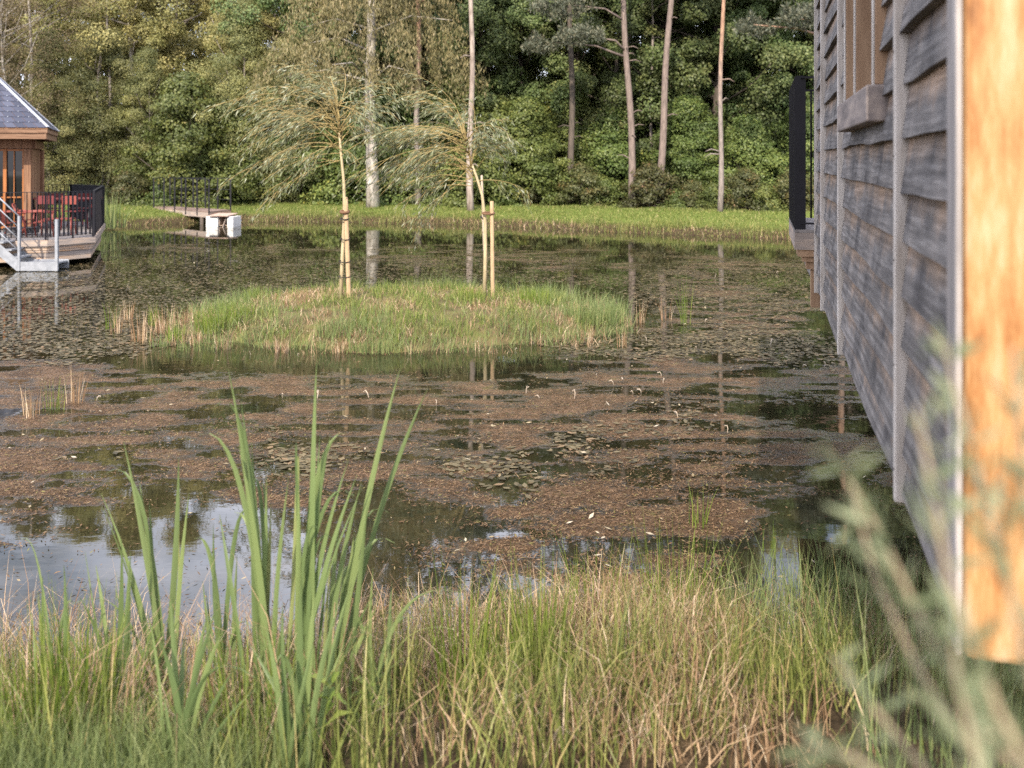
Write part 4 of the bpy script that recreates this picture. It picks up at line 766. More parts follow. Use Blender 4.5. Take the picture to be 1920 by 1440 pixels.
# slate hooks: small bright dots
mb = MB(); nrm = (e1 - e4).cross(apexes[0] - e1).normalized(); nrm = nrm if nrm.z > 0 else -nrm
for c in range(1, 17):
    l0 = e4.lerp(apexes[1], c / 17); r0 = e1.lerp(apexes[0], c / 17); k = int((r0 - l0).length / .22)
    for i in range(k): p = l0.lerp(r0, (i + .5 * (c % 2) + .25) / k) + nrm * .02; d = (r0 - l0).normalized() * .011; u = nrm.cross(d).normalized() * .011; mb.add([p - d - u, p + d - u, p + d + u, p - d + u], [(0, 1, 2, 3)])
at_pav(mb).build('slate_hooks', M['galv'], roof)
mb = MB()
for a, b in ((e4, e1), (e1, e2), (e2, e3)):
    e = (b - a).normalized(); n = Vector((e.y, -e.x, 0))
    for (z0, z1, o_) in ((EZ - .115, EZ - .012, -.03), (EZ - .255, EZ - .12, -.06)):
        mb.bar(a + n * o_ + Vector((0, 0, (z0 + z1) / 2 - EZ)) - e * o_ * .6, b + n * o_ + Vector((0, 0, (z0 + z1) / 2 - EZ)) + e * o_ * .6, .03, z1 - z0)
at_pav(mb).build('fascia', M['fascia'], pav)
# walls
W1 = Vector((-11.48, 23.78, 0)); W2 = W1 + s_d * 2.6; W4 = W1 - f_d * 5; W3 = W2 - f_d * 5
n_f = Vector((f_d.y, -f_d.x, 0)); n_s = Vector((s_d.y, -s_d.x, 0))
mb = MB(); mb.bar(W4 + Vector((0, 0, EZ - .36)), W1 + Vector((0, 0, EZ - .36)), .16, .20); mb.bar(W1 + Vector((0, 0, EZ - .365)) + s_d * .09, W2 + Vector((0, 0, EZ - .365)), .16, .20); at_pav(mb).build('beam', M['larch'], pav)
for P in (W1 - f_d * .075, W2): mb = MB(); mb.bar(zv(P, DZ), zv(P, EZ - .47), .16, .16, up=n_f); o = at_pav(mb).build('post', M['larch'], pav); bevel(o, .008)
mb = MB()
for i in range(13): p = W1 + s_d * (.14 + i * .19) - n_s * .02; mb.bar(zv(p, DZ), zv(p, EZ - .47), .185, .03, up=n_s)
at_pav(mb).build('wall', M['larch'], pav)
mb = MB(); p0 = W1 - f_d * 5 - n_f * .10; p1 = W1 - f_d * .16 - n_f * .10; mb.bar(zv(p0, (DZ + EZ - .47) / 2) - n_f * .03, zv(p1, (DZ + EZ - .47) / 2) - n_f * .03, .012, EZ - .47 - DZ); at_pav(mb).build('window_pane', M['glass'], pav)
mb = MB()
for s, wd in ((.19, .05), (.60, .075), (1.20, .06), (1.7, .06), (2.3, .06)): p = W1 - f_d * s - n_f * .085; mb.bar(zv(p, DZ), zv(p, EZ - .47), wd, .06, up=n_f)
for z in (DZ + .06, 1.36, EZ - .50): mb.bar(zv(W1 - f_d * 2.4 - n_f * .09, z), zv(W1 - f_d * .16 - n_f * .09, z), .04, .05 if z != 1.36 else .03)
for s in (.40, .95): p = W1 - f_d * s - n_f * .09; mb.bar(zv(p, DZ), zv(p, EZ - .47), .018, .03, up=n_f)
at_pav(mb).build('window_frame', M['door_wood'], pav)
mb = MB()
for i in range(16): p = W1 - f_d * (.22 + i * .03) - n_f * (.2 + .02 * (i % 2)); mb.tube([zv(p, DZ + .03), zv(p, EZ - .5)], .016, 6)
M['curtain'] = noise_mat('curtain_cloth', [(.3, (.35, .33, .31)), (.7, (.5, .48, .45))], bst=0)
mb2 = MB(); mb2.add([zv(W4, 0), zv(W1, 0), zv(W2, 0), zv(W3, 0)], [(0, 1, 2, 3)])
back = MB(); back.bar(zv(W4 + s_d * 2.6, 1.5), zv(W2, 1.5), .06, 2.2); at_pav(back).build('rear_wall', M['larch'], pav)

# galvanised stair
st = empty('metal_stair', (-10.2, 20.2, 0), 0, 'galvanised steel stair with wire handrail going down to the water', 'stair')
def at_st(mb): mb.v = [(x + 10.2, y - 20.2, z) for x, y, z in mb.v]; return mb
Ys = 20.05
L_ = lambda px, py, Y=Ys: Vector((gx(px, Y), Y, gz(py, Y)))
for Yq in (Ys, 20.6):
    mb = MB(); q = [L_(-30, 432, Ys), L_(38, 491, Ys), L_(106, 491, Ys), L_(106, 508, Ys), L_(31, 508, Ys), L_(-30, 456, Ys)]
    mb.add([(p.x, Yq, p.z) for p in q] + [(p.x, Yq + .012, p.z) for p in q], [(0, 1, 2, 3, 4, 5), (11, 10, 9, 8, 7, 6)] + [(i, 6 + i, 6 + (i + 1) % 6, (i + 1) % 6) for i in range(6)]); at_st(mb).build('stringer', M['galv'], st)
mb = MB()
for (px, py) in ((-6, 455), (9, 469), (24, 483)): p = L_(px, py); mb.box(p.x - .13, p.x + .13, Ys + .008, 20.6 - .008, p.z - .015, p.z + .015)
p = L_(33, 494); q = L_(104, 494); mb.box(p.x, q.x, Ys + .008, 20.6 - .008, p.z - .02, p.z + .01); at_st(mb).build('tread', M['galv'], st)
for (px, y0, y1, wd) in ((35.5, 508, 405, .045), (106, 508, 411, .055)):
    mb = MB(); p = L_(px, y0); q = L_(px, y1); mb.bar(p - Vector((0, .012, 0)), q - Vector((0, .012, 0)), wd, .012, up=(0, 1, 0)); mb.bar(p + Vector((wd / 2 - .006, .02, 0)), q + Vector((wd / 2 - .006, .02, 0)), .01, .05, up=(0, 1, 0)); at_st(mb).build('post', M['galv'], st)
mb = MB()
for dy in (0, 21, 43, 65): mb.tube([L_(-22, 352 + dy), L_(35, 405 + dy)], .012 if dy else .017, 6)
at_st(mb).build('handrail', M['galv'], st)

# red armchairs, stool, table on the terrace
def lounge(x, y, rz, label, mat='coral', group='coral armchairs on the terrace', low=True):
    o = empty('garden_armchair', (x, y, DZ), rz, label, 'chair', group); h = .32 if low else .45
    s = MB()
    for i in range(7): yy = -.26 + i * .08; s.bar((-.24, yy, h + .05 - i * .014), (.24, yy, h + .05 - i * .014), .07, .012)
    s.build('seat', M[mat], o); s = MB()
    for i in range(7): t = i / 6; xx = -.21 + .07 * i; s.bar((xx, .24, h - .02), (xx, .24 + .24, h + .38), .06, .012, up=(0, 1, 0))
    s.bar((-.25, .49, h + .40), (.25, .49, h + .40), .03, .03); s.build('backrest', M[mat], o)
    for sx in (-1, 1):
        a = MB(); a.tube([(sx * .27, .42, h + .22), (sx * .29, -.05, h + .24), (sx * .27, -.30, h + .20)], .018, 6); a.build('armrest', M[mat], o)
        l = MB(); l.tube([(sx * .26, -.32, .0), (sx * .26, -.26, h + .02), (sx * .27, -.28, h + .20)], .014, 6); l.build('leg', M[mat], o)
        l = MB(); l.tube([(sx * .26, .36, .0), (sx * .26, .24, h - .04), (sx * .26, .50, h + .40)], .014, 6); l.build('leg', M[mat], o)
    return o
def onD(px, py): Y = (EYE - DZ) * S / (py - 300); return gx(px, Y), Y
x, y = onD(72, 444); lounge(x, y, R(112), 'coral red metal armchair nearer the right corner of the terrace')
x, y = onD(30, 444); lounge(x, y, R(95), 'coral red metal armchair partly cut by the stair wires')
st_ = empty('footstool', (*onD(110, 440), DZ), R(10), 'low coral metal footstool right of the armchairs', 'stool')
s = MB()
for i in range(6): s.bar((-.30, -.2 + i * .08, .36), (.30, -.2 + i * .08, .36), .07, .014)
s.build('seat', M['coral'], st_)
for sx in (-1, 1):
    for sy in (-1, 1): l = MB(); l.tube([(sx * .31, sy * .2, 0), (sx * .30, sy * .19, .36)], .016, 6); l.build('leg', M['coral'], st_)
bx = empty('storage_crate', (*onD(40, 440), DZ), R(13), 'dark grey low crate on the deck behind the chair legs', 'crate')
s = MB(); s.box(-.34, .34, -.15, .15, .04, .16); s.bar((-.34, -.16, .16), (.34, -.16, .16), .03, .02); s.bar((-.34, .16, .16), (.34, .16, .16), .03, .02); s.build('body', M['charcoal'], bx)
tb_ = empty('garden_table', (gx(118, 24.4), 24.4, DZ), R(13), 'dark red slatted dining table at the back of the terrace', 'table')
s = MB()
for i in range(8): s.bar((-.85, -.36 + i * .1, .73), (.85, -.36 + i * .1, .73), .09, .02)
s.build('tabletop', M['darkred'], tb_)
for sx in (-1, 1): l = MB(); l.bar((sx * .6, -.3, 0), (sx * .6, .3, .71), .03, .03); l.bar((sx * .62, .3, 0), (sx * .62, -.3, .71), .03, .03); l.build('leg', M['charcoal'], tb_)
def dining(px, Y, rz, label):
    o = empty('dining_chair', (gx(px, Y), Y, DZ), rz, label, 'chair', 'dining chairs round the red table')
    s = MB(); s.box(-.21, .21, -.2, .2, .44, .46); s.build('seat', M['darkred'], o)
    s = MB(); s.box(-.20, .20, .19, .21, .62, .82); s.bar((-.19, .2, .44), (-.19, .2, .80), .02, .02); s.bar((.19, .2, .44), (.19, .2, .80), .02, .02); s.build('backrest', M['coral' if 'coral' in label else 'darkred'], o)
    for sx in (-1, 1):
        for sy in (-1, 1): l = MB(); l.tube([(sx * .22, sy * .21, 0), (sx * .19, sy * .18, .44)], .013, 6); l.build('leg', M['darkred'], o)
dining(90, 23.9, R(190), 'dark red dining chair at the left end of the red table'); dining(140, 23.8, R(170), 'coral backed dining chair at the right end of the red table'); dining(150, 25.1, R(-10), 'dining chair behind the right end of the red table'); dining(100, 25.2, R(15), 'dining chair behind the left end of the red table')

# ------------------------------------------------------------------ jetty and duck house
JZ = .46; J1, J2, J3, J4 = Vector((-10.5, 34.5, 0)), Vector((-13.6, 37.8, 0)), Vector((-13.9, 39.2, 0)), Vector((-10.15, 35.9, 0))
jt = empty('footbridge', (J1.x, J1.y, 0), 0, 'small timber jetty bridge with thin black railings at the far bank', 'bridge')
def at_j(mb): mb.v = [(x - J1.x, y - J1.y, z) for x, y, z in mb.v]; return mb
M['jetty'] = noise_mat('jetty_board', [(.3, (.14, .095, .075)), (.7, (.27, .195, .16))], (12, 1, 1), 2, 6, .85, .3, .01, island=.3)
mb = MB(); n = 30
for i in range(n): a = J1.lerp(J2, i / n); b = J1.lerp(J2, (i + .93) / n); c = J4.lerp(J3, (i + .93) / n); d = J4.lerp(J3, i / n); mb.prism([(v.x, v.y) for v in (a, d, c, b)], JZ - .03, JZ)
at_j(mb).build('deck', M['jetty'], jt)
mb = MB(); mb.bar(zv(J1, JZ - .125) + Vector((.02, .03, 0)), zv(J2, JZ - .125) + Vector((.02, .03, 0)), .05, .18); mb.bar(zv(J4, JZ - .125), zv(J3, JZ - .125), .05, .18); mb.bar(zv(J1, JZ - .12), zv(J4, JZ - .12), .05, .17)
at_j(mb).build('side_beam', M['greyboard'], jt)
mb = MB()
for t in (.08, .6): 
    for a, b in ((J1, J2), (J4, J3)): p = a.lerp(b, t).lerp((J1 + J3) / 2, .1); mb.tube([zv(p, -.6), zv(p, JZ - .2)], .07, 8)
at_j(mb).build('pile', M['bark_dark'], jt)
for a, b, nm in ((J1, J2, 6), (J4, J3, 7)):
    rl = MB()
    for z in (1.12, .72, .36): rl.tube([zv(a, JZ + z), zv(b, JZ + z)], .014 if z > 1 else .008, 5)
    at_j(rl).build('handrail', M['blackmetal'], jt)
    for i in range(nm): p = a.lerp(b, i / (nm - 1)); mb = MB(); mb.bar(zv(p, JZ - .16), zv(p, JZ + 1.12), .05, .02, up=(0, 1, 0)); at_j(mb).build('rail_post', M['blackmetal'], jt)
Yd = 33.8; dk = empty('duck_house', (gx(418, Yd), Yd, 0), R(-8), 'floating duck house of two white floats and a wooden hutch', 'duck house')
for x0, x1 in ((-.54, -.07), (.30, .53)): mb = MB(); mb.box(x0, x1, -.30, .45, -.08, .38); bevel(mb.build('float', M['white'], dk), .015)
mb = MB(); mb.box(-.065, .295, .30, .33, .03, .40); mb.box(-.065, -.04, -.2, .30, .03, .40); mb.box(.27, .295, -.2, .30, .03, .40); mb.box(-.04, .27, -.2, .30, .03, .05); mb.build('hutch', M['greyboard'], dk)
mb = MB(); mb.add([(-.4, -.42, .40), (.38, -.42, .40), (.38, .5, .45), (-.4, .5, .45), (-.4, -.42, .425), (.38, -.42, .425), (.38, .5, .475), (-.4, .5, .475)], [(0, 3, 2, 1), (4, 5, 6, 7), (0, 1, 5, 4), (1, 2, 6, 5), (2, 3, 7, 6), (3, 0, 4, 7)]); M['roofboard'] = noise_mat('pinkish_board', [(.3, (.34, .23, .18)), (.7, (.5, .37, .30))], (2, 10, 2), 3, 6); mb.build('roof', M['roofboard'], dk)
mb = MB(); mb.bar((.14, -.30, -.02), (.24, -.16, .37), .12, .02, up=(1, 0, 0)); mb.build('ramp', M['greyboard'], dk)

dk.scale = (.9, .9, .9)
# ------------------------------------------------------------------ the boarded house on the right
HB = 1.42; HT = 4.0; HL = 4.86; HW = 5.0
hrot = R(90 - 14.1); H0 = Vector((.374 + .252 * 1.64, 1.64, 0))
house = empty('boarded_house', (H0.x, H0.y, HB), hrot, 'timber house clad in wavy edged weathered boards at the right', 'building')
def wood_wall():
    m, t, b = new_mat('weathered_cladding'); L = t.links
    tcn = N(t, 'ShaderNodeTexCoord'); g = N(t, 'ShaderNodeNewGeometry'); at = N(t, 'ShaderNodeAttribute', attribute_name='bt')
    off = N(t, 'ShaderNodeCombineXYZ'); k = N(t, 'ShaderNodeMath', operation='MULTIPLY'); k.inputs[1].default_value = 37.0; L.new(g.outputs['Random Per Island'], k.inputs[0]); L.new(k.outputs[0], off.inputs[0]); L.new(k.outputs[0], off.inputs[2])
    ad = N(t, 'ShaderNodeVectorMath', operation='ADD'); L.new(tcn.outputs['Object'], ad.inputs[0]); L.new(off.outputs[0], ad.inputs[1])
    def nz(sc, scale, det=7):
        mp = N(t, 'ShaderNodeMapping'); mp.inputs['Scale'].default_value = sc; L.new(ad.outputs[0], mp.inputs[0]); n = N(t, 'ShaderNodeTexNoise', Scale=scale, Detail=det, Roughness=.62); L.new(mp.outputs[0], n.inputs[0]); return n
    grain = nz((1.0, 4, 22), 3.0); stain = nz((2.5, 2, 2.2), 1.7); drip = nz((16, 3, 1.6), 1.2, 4)
    grey = ramp(t, [(.25, (.055, .051, .050)), (.5, (.13, .12, .115)), (.72, (.25, .235, .225))]); L.new(grain.outputs['Fac'], grey.inputs[0])
    brown = ramp(t, [(.3, (.14, .095, .065)), (.7, (.31, .22, .155))]); L.new(grain.outputs['Fac'], brown.inputs[0])
    # brown where the board above kept the weather off
    s1 = N(t, 'ShaderNodeMath', operation='MULTIPLY_ADD'); s1.inputs[1].default_value = .9; L.new(stain.outputs['Fac'], s1.inputs[0]); L.new(at.outputs['Fac'], s1.inputs[2])
    s2 = N(t, 'ShaderNodeMath', operation='MULTIPLY_ADD'); s2.inputs[1].default_value = .55; L.new(drip.outputs['Fac'], s2.inputs[0]); L.new(s1.outputs[0], s2.inputs[2])
    mr = N(t, 'ShaderNodeMapRange'); mr.inputs['From Min'].default_value = 1.10; mr.inputs['From Max'].default_value = 1.55; L.new(s2.outputs[0], mr.inputs['Value'])
    mx = N(t, 'ShaderNodeMixRGB'); L.new(mr.outputs[0], mx.inputs[0]); L.new(grey.outputs[0], mx.inputs[1]); L.new(brown.outputs[0], mx.inputs[2])
    st2 = ramp(t, [(.30, (.34, .34, .37)), (.48, (.95, .95, .95)), (.72, (1.5, 1.45, 1.4))]); L.new(stain.outputs['Fac'], st2.inputs[0])
    m2 = N(t, 'ShaderNodeMixRGB', blend_type='MULTIPLY'); m2.inputs[0].default_value = 1; L.new(mx.outputs[0], m2.inputs[1]); L.new(st2.outputs[0], m2.inputs[2]); L.new(m2.outputs[0], b.inputs['Base Color'])
    b.inputs['Roughness'].default_value = .8; b.inputs['Specular IOR Level'].default_value = .3; bump(t, b, grain.outputs['Fac'], .5, .006); return m
M['clad'] = wood_wall()
M['batten'] = noise_mat('batten_wood', [(.3, (.30, .26, .22)), (.5, (.46, .42, .38)), (.7, (.58, .54, .50))], (10, 10, 1.2), 3, 7, .75, .3, .004)
M['corner'] = noise_mat('fresh_oak', [(.28, (.13, .05, .016)), (.40, (.28, .125, .04)), (.52, (.36, .20, .08)), (.70, (.43, .32, .19))], (9, 9, 2.2), 2.2, 8, .6, .2, .004)
M['sill'] = noise_mat('grey_oak', [(.3, (.12, .105, .10)), (.5, (.22, .185, .17)), (.7, (.35, .29, .25))], (1.2, 6, 6), 3, 8, .8, .3, .005)
M['sill_pale'] = noise_mat('pale_grey_oak', [(.3, (.17, .155, .15)), (.5, (.28, .255, .24)), (.7, (.42, .385, .36))], (10, 10, 1.2), 3, 8, .8, .3, .005)
M['oak'] = noise_mat('oak_frame', [(.3, (.24, .145, .085)), (.7, (.40, .265, .165))], (8, 8, .9), 3, 7, .7, .25, .004)
EXP = .130
def cladding(segs, z0, z1, lap0, seed):
    """waney edged boards, local x along the wall, y outward"""
    r = random.Random(seed); V = []; Fq = []; bt = []
    for (u0, u1, rngz) in segs:
        k0 = math.floor((z0 - lap0) / EXP); z = lap0 + k0 * EXP
        while z < z1:
            if rngz and not rngz[0] <= z + EXP * .6 < rngz[1]: z += EXP; continue
            n = max(4, int((u1 - u0) / .06)); ph = r.uniform(0, 9); am = r.choice([.003, .006, .012]); dz = r.uniform(-.006, .006); st_ = len(V); tl = r.uniform(-.004, .004)
            for i in range(n + 1):
                u = u0 + (u1 - u0) * i / n; wv_ = .28 * am * (math.sin(u * 5 + ph) + .6 * math.sin(u * 11 + ph * 2) + .5 * math.sin(u * 2.3 + ph)); zb = max(z + dz + wv_, z0 + HB * 0); zt = min(z + EXP + .035, z1)
                zb = min(zb, zt - .01); o_ = .030 + tl + .004 * math.sin(u * 3 + ph)
                zm = zb + (zt - zb) * .5
                V += [(u, .004, zb), (u, o_, zb + .001), (u, o_ * .5 + .003, zm), (u, .006, zt)]; bt += [0, 0, .5, 1]
            for i in range(n):
                a = st_ + i * 4; b_ = a + 4
                for j in range(3): Fq.append((a + j, b_ + j, b_ + j + 1, a + j + 1))
            z += EXP
    me = mesh_np('cladding', V, [f[::-1] for f in Fq]); add_attr(me, 'bt', bt); me.polygons.foreach_set('use_smooth', np.zeros(len(Fq), bool)); return me
LAP = 2.305 - HB - EXP * 8
WIN = (1.26, 2.33)
segs = [(.10, .84, None), (.875, WIN[0], (2.46 - HB, 3.6 - HB)), (.875, 2.765, (-1, 2.46 - HB)), (.875, 2.765, (3.6 - HB, 9)), (WIN[1], 2.765, (2.46 - HB, 3.6 - HB)), (2.80, 4.065, None), (4.10, HL, None)]
wall = MB(); wall.box(.1, 1.30, -.12, 0, 0, HT - HB); wall.box(2.30, HL, -.12, 0, 0, HT - HB); wall.box(1.30, 2.30, -.12, 0, 0, 2.44 - HB); wall.box(1.30, 2.30, -.12, 0, 3.6 - HB, HT - HB)
wall.box(HL - .12, HL, -HW, -.12, 0, HT - HB); wall.box(.02, .1, -HW, -.16, 0, HT - HB); wall.box(.1, HL - .12, -HW, -HW + .12, 0, HT - HB); wall.box(.1, HL - .12, -HW + .12, -.12, -.12, 0)
wobj = wall.build('wall', M['sill'], house)
link('cladding', cladding(segs, 0, HT - HB, LAP, 3), M['clad'], house)
# the low skirt that carries on beneath the balcony
me = cladding([(HL + .06, HL + 3.4, None)], 0, .22, LAP, 8); link('skirt_boards', me, M['clad'], house)
s = MB(); s.box(HL, HL + 3.42, -3.0, 0, .01, .24); s.build('skirt_frame', M['sill'], house)
for u in (.842, 2.767, 4.067): bt = MB(); bt.box(u, u + .033, .0, .045, -.02, HT - HB); bevel(bt.build('batten', M['batten'], house), .004)
bt = MB(); bt.box(HL, HL + .04, -.1, .04, -.02, HT - HB); bt.build('corner_batten', M['batten'], house)
cp = MB(); cp.box(0, .095, -.15, .038, -.0, HT - HB); bevel(cp.build('corner_post', M['corner'], house), .012)
eb = MB(); eb.box(.012, .098, .0385, .05, -.0, HT - HB); bevel(eb.build('edge_board', M['sill_pale'], house), .004)
sp_ = MB(); sp_.box(-.02, .018, -HW, -.152, 0, HT - HB); sp_.build('gable_board', M['corner'], house)
wn = MB(); wn.box(1.30, 2.30, -.085, -.075, 2.46 - HB, 3.6 - HB); win = wn.build('window', M['glass'], house)
wf = MB()
for u0, u1 in ((1.262, 1.305), (1.86, 1.90), (2.28, 2.328)): wf.box(u0, u1, -.07, .048, 2.468 - HB, 3.6 - HB)
wf.box(1.262, 2.328, -.07, .05, 3.602 - HB, 3.66 - HB); bevel(wf.build('frame', M['oak'], win), .004)
wfe = MB()
for u0, u1 in ((1.264, 1.303), (1.862, 1.898), (2.282, 2.326)): wfe.box(u0, u1, .0485, .053, 2.468 - HB, 3.6 - HB)
wfe.build('frame_edge', M['batten'], win)
sl = MB(); sl.box(1.23, 2.36, -.02, .075, 2.36 - HB, 2.466 - HB); bevel(sl.build('sill', M['sill'], win), .006)
nl = MB()
for u in (.858, 2.783, 4.083):
    z = .06
    while z < HT - HB: nl.tube([(u, .044, z), (u, .0465, z)], .004, 6); z += EXP * 2
nl.build('nail_heads', M['bark_dark'], house)
# roof with a modest overhang
rf = MB(); oh = .28; pk = 1.5; yl, yr = oh, -HW - oh; ym = -HW / 2; x0, x1 = -.1, HL + .3; zt = HT - HB
rf.add([(x0, yl, zt), (x1, yl, zt), (x1, ym, zt + pk), (x0, ym, zt + pk), (x0, yr, zt), (x1, yr, zt), (x0, yl, zt - .08), (x1, yl, zt - .08), (x1, ym, zt + pk - .1), (x0, ym, zt + pk - .1), (x0, yr, zt - .08), (x1, yr, zt - .08)],
       [(0, 1, 2, 3), (3, 2, 5, 4), (6, 9, 8, 7), (9, 10, 11, 8), (0, 6, 7, 1), (4, 5, 11, 10), (0, 3, 9, 6), (3, 4, 10, 9), (1, 7, 8, 2), (2, 8, 11, 5)]); rf.build('roof', M['slate'], house)
for u in (.25, 2.4, 4.7):
    for v_ in (-1.6, -3.2, -4.7): s = MB(); s.tube([(u, v_, -2.1), (u, v_, -.12)], .1, 10); s.build('pile', M['bark_dark'], house)
# balcony
bc = empty('balcony', (H0.x, H0.y, HB), hrot, 'small timber balcony with black railing at the far end of the house', 'balcony')
bz = 1.79 - HB; b0, b1 = HL + .05, HL + 1.45; bo = .16
s = MB(); s.box(b0, b1, -2.4, bo, bz - .01, bz + .01); s.build('deck', M['deck'], bc)
s = MB(); s.box(b0, b0 + .04, -.3, bo, bz - .12, bz - .012); s.box(b0 + .04, b1, bo - .04, bo, bz - .12, bz - .012); s.box(b1 - .04, b1, -2.4, bo - .04, bz - .12, bz - .012); s.build('fascia', M['greyboard'], bc)
s = MB(); s.box(b0 + .01, b0 + .30, -.10, bo - .02, bz - .165, bz - .122); s.box(b0 + .03, b0 + .24, -.10, bo - .05, bz - .20, bz - .166); s.box(b0 + .05, b0 + .2, -.1, bo - .075, bz - .25, bz - .201); s.box(b0 + .07, b0 + .17, -.1, bo - .105, bz - .50, bz - .251); s.build('corbel', M['oak'], bc)
def rb(mb, p, q, dep, th, up): mb.bar(p, q, dep, th, up=up)
s = MB(); hz = 1.0; yo = bo - .035
s.bar((b0 + .02, yo, bz + hz), (b1 - .02, yo, bz + hz), .05, .014); s.bar((b0 + .02, yo, bz + hz - .006), (b0 + .02, -.3, bz + hz - .006), .05, .012); s.bar((b1 - .03, yo, bz + hz), (b1 - .03, -2.4, bz + hz), .05, .014); s.bar((b0 + .02, yo, bz + .035), (b1, yo, bz + .035), .04, .01)
s.bar((b0 + .02, yo, bz + .05), (b0 + .02, -.3, bz + .05), .03, .012); s.build('top_rail', M['blackmetal'], bc)
s = MB(); k = 13
for i in range(k + 1): u = b0 + .02 + i * (b1 - b0 - .05) / k; s.bar((u, yo, bz), (u, yo, bz + hz), .07, .012, up=(1, 0, 0))
for i in range(1, 18): v_ = yo - i * .13; s.bar((b1 - .03, v_, bz), (b1 - .03, v_, bz + hz), .012, .05, up=(1, 0, 0))
s.build('balusters', M['blackmetal'], bc)
# ------------------------------------------------------------------ blurred shrub close to the camera on the right
sh = empty('grey_leaved_shrub', (gx(1990, .45), .45, 1.2), 0, 'out of focus grey green shrub close by at the lower right', 'shrub')
r_ = random.Random(21); sb = MB(); LC = []; LD = []; o0 = Vector((gx(1990, .45), .45, 1.2))
for (pts, Yb, dens) in [([(2050, 1700), (1900, 1440), (1760, 1230), (1650, 1000), (1560, 850)], 1.0, 1.0), ([(2020, 1700), (1800, 1380), (1720, 1250), (1640, 1080), (1600, 930)], 1.1, .8), ([(2060, 1650), (1930, 1250), (1860, 980), (1800, 760), (1770, 640)], .95, 1.0), ([(2060, 1650), (1960, 1200), (1920, 900), (1900, 650)], 1.05, .8),
                        ([(1900, 1700), (1760, 1480), (1650, 1340), (1560, 1230)], 1.1, 1.0), ([(2040, 1640), (1870, 1330), (1780, 1090), (1740, 880), (1720, 760)], .9, .9), ([(1950, 1700), (1850, 1500), (1800, 1300), (1780, 1150)], .85, 1.0), ([(2080, 1500), (2000, 1200), (1960, 1000), (1950, 800)], .85, 1.0), ([(1860, 1700), (1720, 1500), (1600, 1420), (1500, 1400)], 1.0, .9)]:
    Yb = Yb * .45; P = [Vector((gx(x, Yb + .03 * i), Yb + .03 * i, gz(y, Yb + .03 * i))) - o0 for i, (x, y) in enumerate(pts)]
    sb.tube(P, [.0022 - .0014 * i / (len(P) - 1) for i in range(len(P))], 6)
    for i in range(len(P) - 1):
        a, b_ = P[i], P[i + 1]; d = (b_ - a).normalized(); m = int((b_ - a).length * 330 * dens)
        for _ in range(m):
            LC.append(a.lerp(b_, r_.random())); LD.append(d * .7 + Vector((r_.gauss(0, .6), r_.gauss(0, .5), r_.gauss(0, .5))))
sb.build('stems', M['pink_stem'], sh)
c = np.array(LC); d = np.array(LD); d /= np.linalg.norm(d, axis=1, keepdims=True); m = len(c); sd_ = rng.normal(size=(m, 3)); sd_ -= d * (sd_ * d).sum(1, keepdims=True); sd_ /= np.linalg.norm(sd_, axis=1, keepdims=True)
L = rng.uniform(.015, .034, m)[:, None]; W_ = L * .15
v, f = quads(np.stack([c, c + d * L * .45 + sd_ * W_ / 2, c + d * L, c + d * L * .45 - sd_ * W_ / 2], 1)); link('foliage', mesh_np('foliage', v, f), M['sage'], sh)

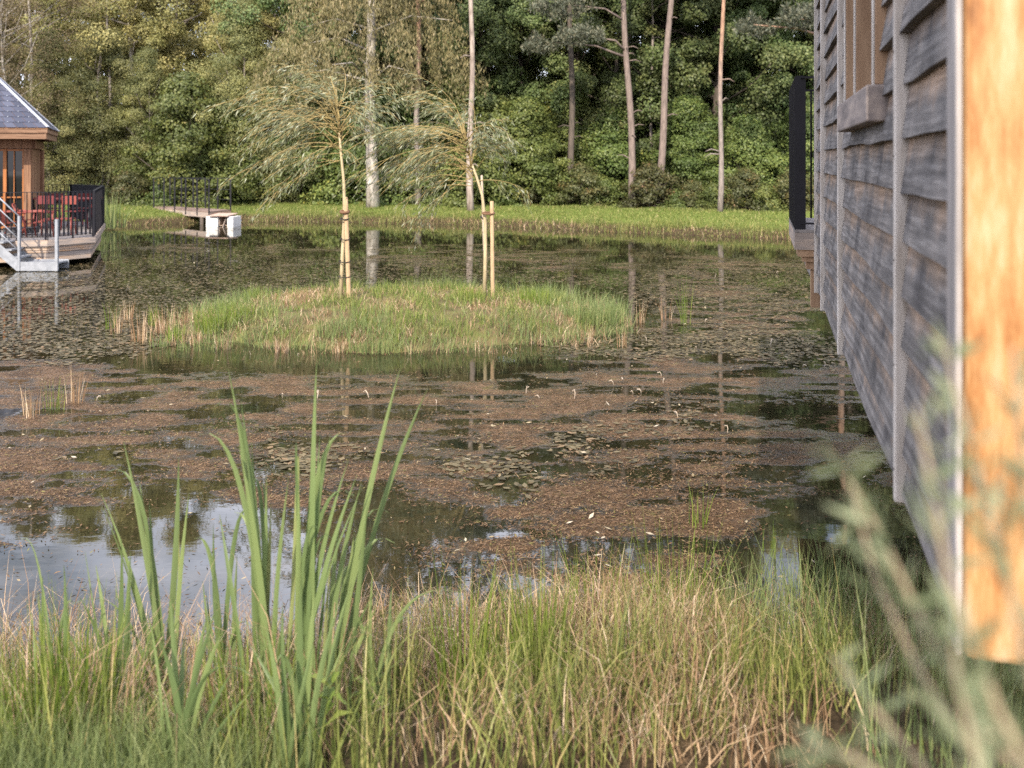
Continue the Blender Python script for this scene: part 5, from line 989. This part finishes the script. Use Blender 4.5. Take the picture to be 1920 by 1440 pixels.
# ------------------------------------------------------------------ small plants in the pond and on the bank
CURL = []
for k in range(4):
    r_ = random.Random(40 + k); h = .045 + .018 * k; mb = MB(); mb.tube([(0, 0, -.03), (.004, 0, h * .6), (.02, 0, h), (.045, .004 * k, h * .93), (.05 - .01 * k, 0, h * .7)], [.004, .005, .006, .006, .003], 6); me = mb.mesh('curled_stalk'); me.materials.append(M['stake_grey']); CURL.append(me)
r_ = random.Random(77)
cl = [(1094, 640), (1240, 706), (1155, 722), (1190, 742), (1205, 738), (1172, 715), (1310, 655), (1390, 640), (1405, 636), (1408, 628), (1445, 648), (1500, 645), (1506, 690), (1526, 690), (1550, 690), (1240, 720), (720, 655), (840, 660), (895, 650), (990, 740), (1010, 745), (530, 745), (597, 745), (690, 745), (1280, 610), (1320, 605), (1460, 515), (1340, 520), (965, 655), (405, 655), (470, 665), (560, 668), (355, 640), (180, 750), (1360, 812), (1075, 750), (1120, 705), (1270, 780), (820, 760), (1215, 640)]
for i, (px, py) in enumerate(cl):
    x, y = wp(px + r_.uniform(-4, 4), py + r_.uniform(-2, 2)); o = link('curled_stalk', CURL[i % 4]); o.location = (x, y, 0); o.rotation_euler = (r_.uniform(-.3, .3), r_.uniform(-.3, .3), r_.uniform(0, 6.28)); o.scale = [r_.uniform(.45, .95)] * 3; tag(o, 'small pale curled dead stalk sticking up out of the pond', 'dead stalk', 'curled stalks in the pond')
def herb(px, Y, h, n, L, label, seed):
    x = gx(px, Y); o = empty('bank_herb', (x, Y, zr(x, Y)), 0, label, 'plant'); r_ = random.Random(seed); mb = MB(); pts = [(r_.uniform(-.01, .01) * i, r_.uniform(-.01, .01) * i, h * i / 5) for i in range(6)]; mb.tube(pts, [.004, .004, .0035, .003, .0025, .001], 5); mb.build('stem', M['cattail'], o)
    c = np.array([[*Vector(pts[2]).lerp(Vector(pts[5]), r_.random())] for _ in range(n)]); a = np.array([r_.uniform(0, 6.28) for _ in range(n)]); d = np.stack([np.cos(a), np.sin(a), np.array([r_.uniform(-.2, .7) for _ in range(n)])], -1)
    sd_ = np.stack([-np.sin(a), np.cos(a), a * 0], -1); l = np.array([L * r_.uniform(.6, 1.2) for _ in range(n)])[:, None]; up = np.array([0, 0, .012])
    v, f = quads(np.stack([c, c + d * l * .5 + sd_ * l * .2 + up, c + d * l - up, c + d * l * .5 - sd_ * l * .2 + up], 1)); link('leaves', mesh_np('leaves', v, f), M['rush'], o)
herb(600, 2.6, .26, 10, .07, 'yellow green broad leaved herb at the bottom between cattails and sedge', 1)
herb(690, 2.85, .18, 10, .05, 'small leafy herb right of the broad leaved herb', 2)
herb(255, 2.95, .22, 20, .035, 'small leaved clover like herb below the left cattails', 3)
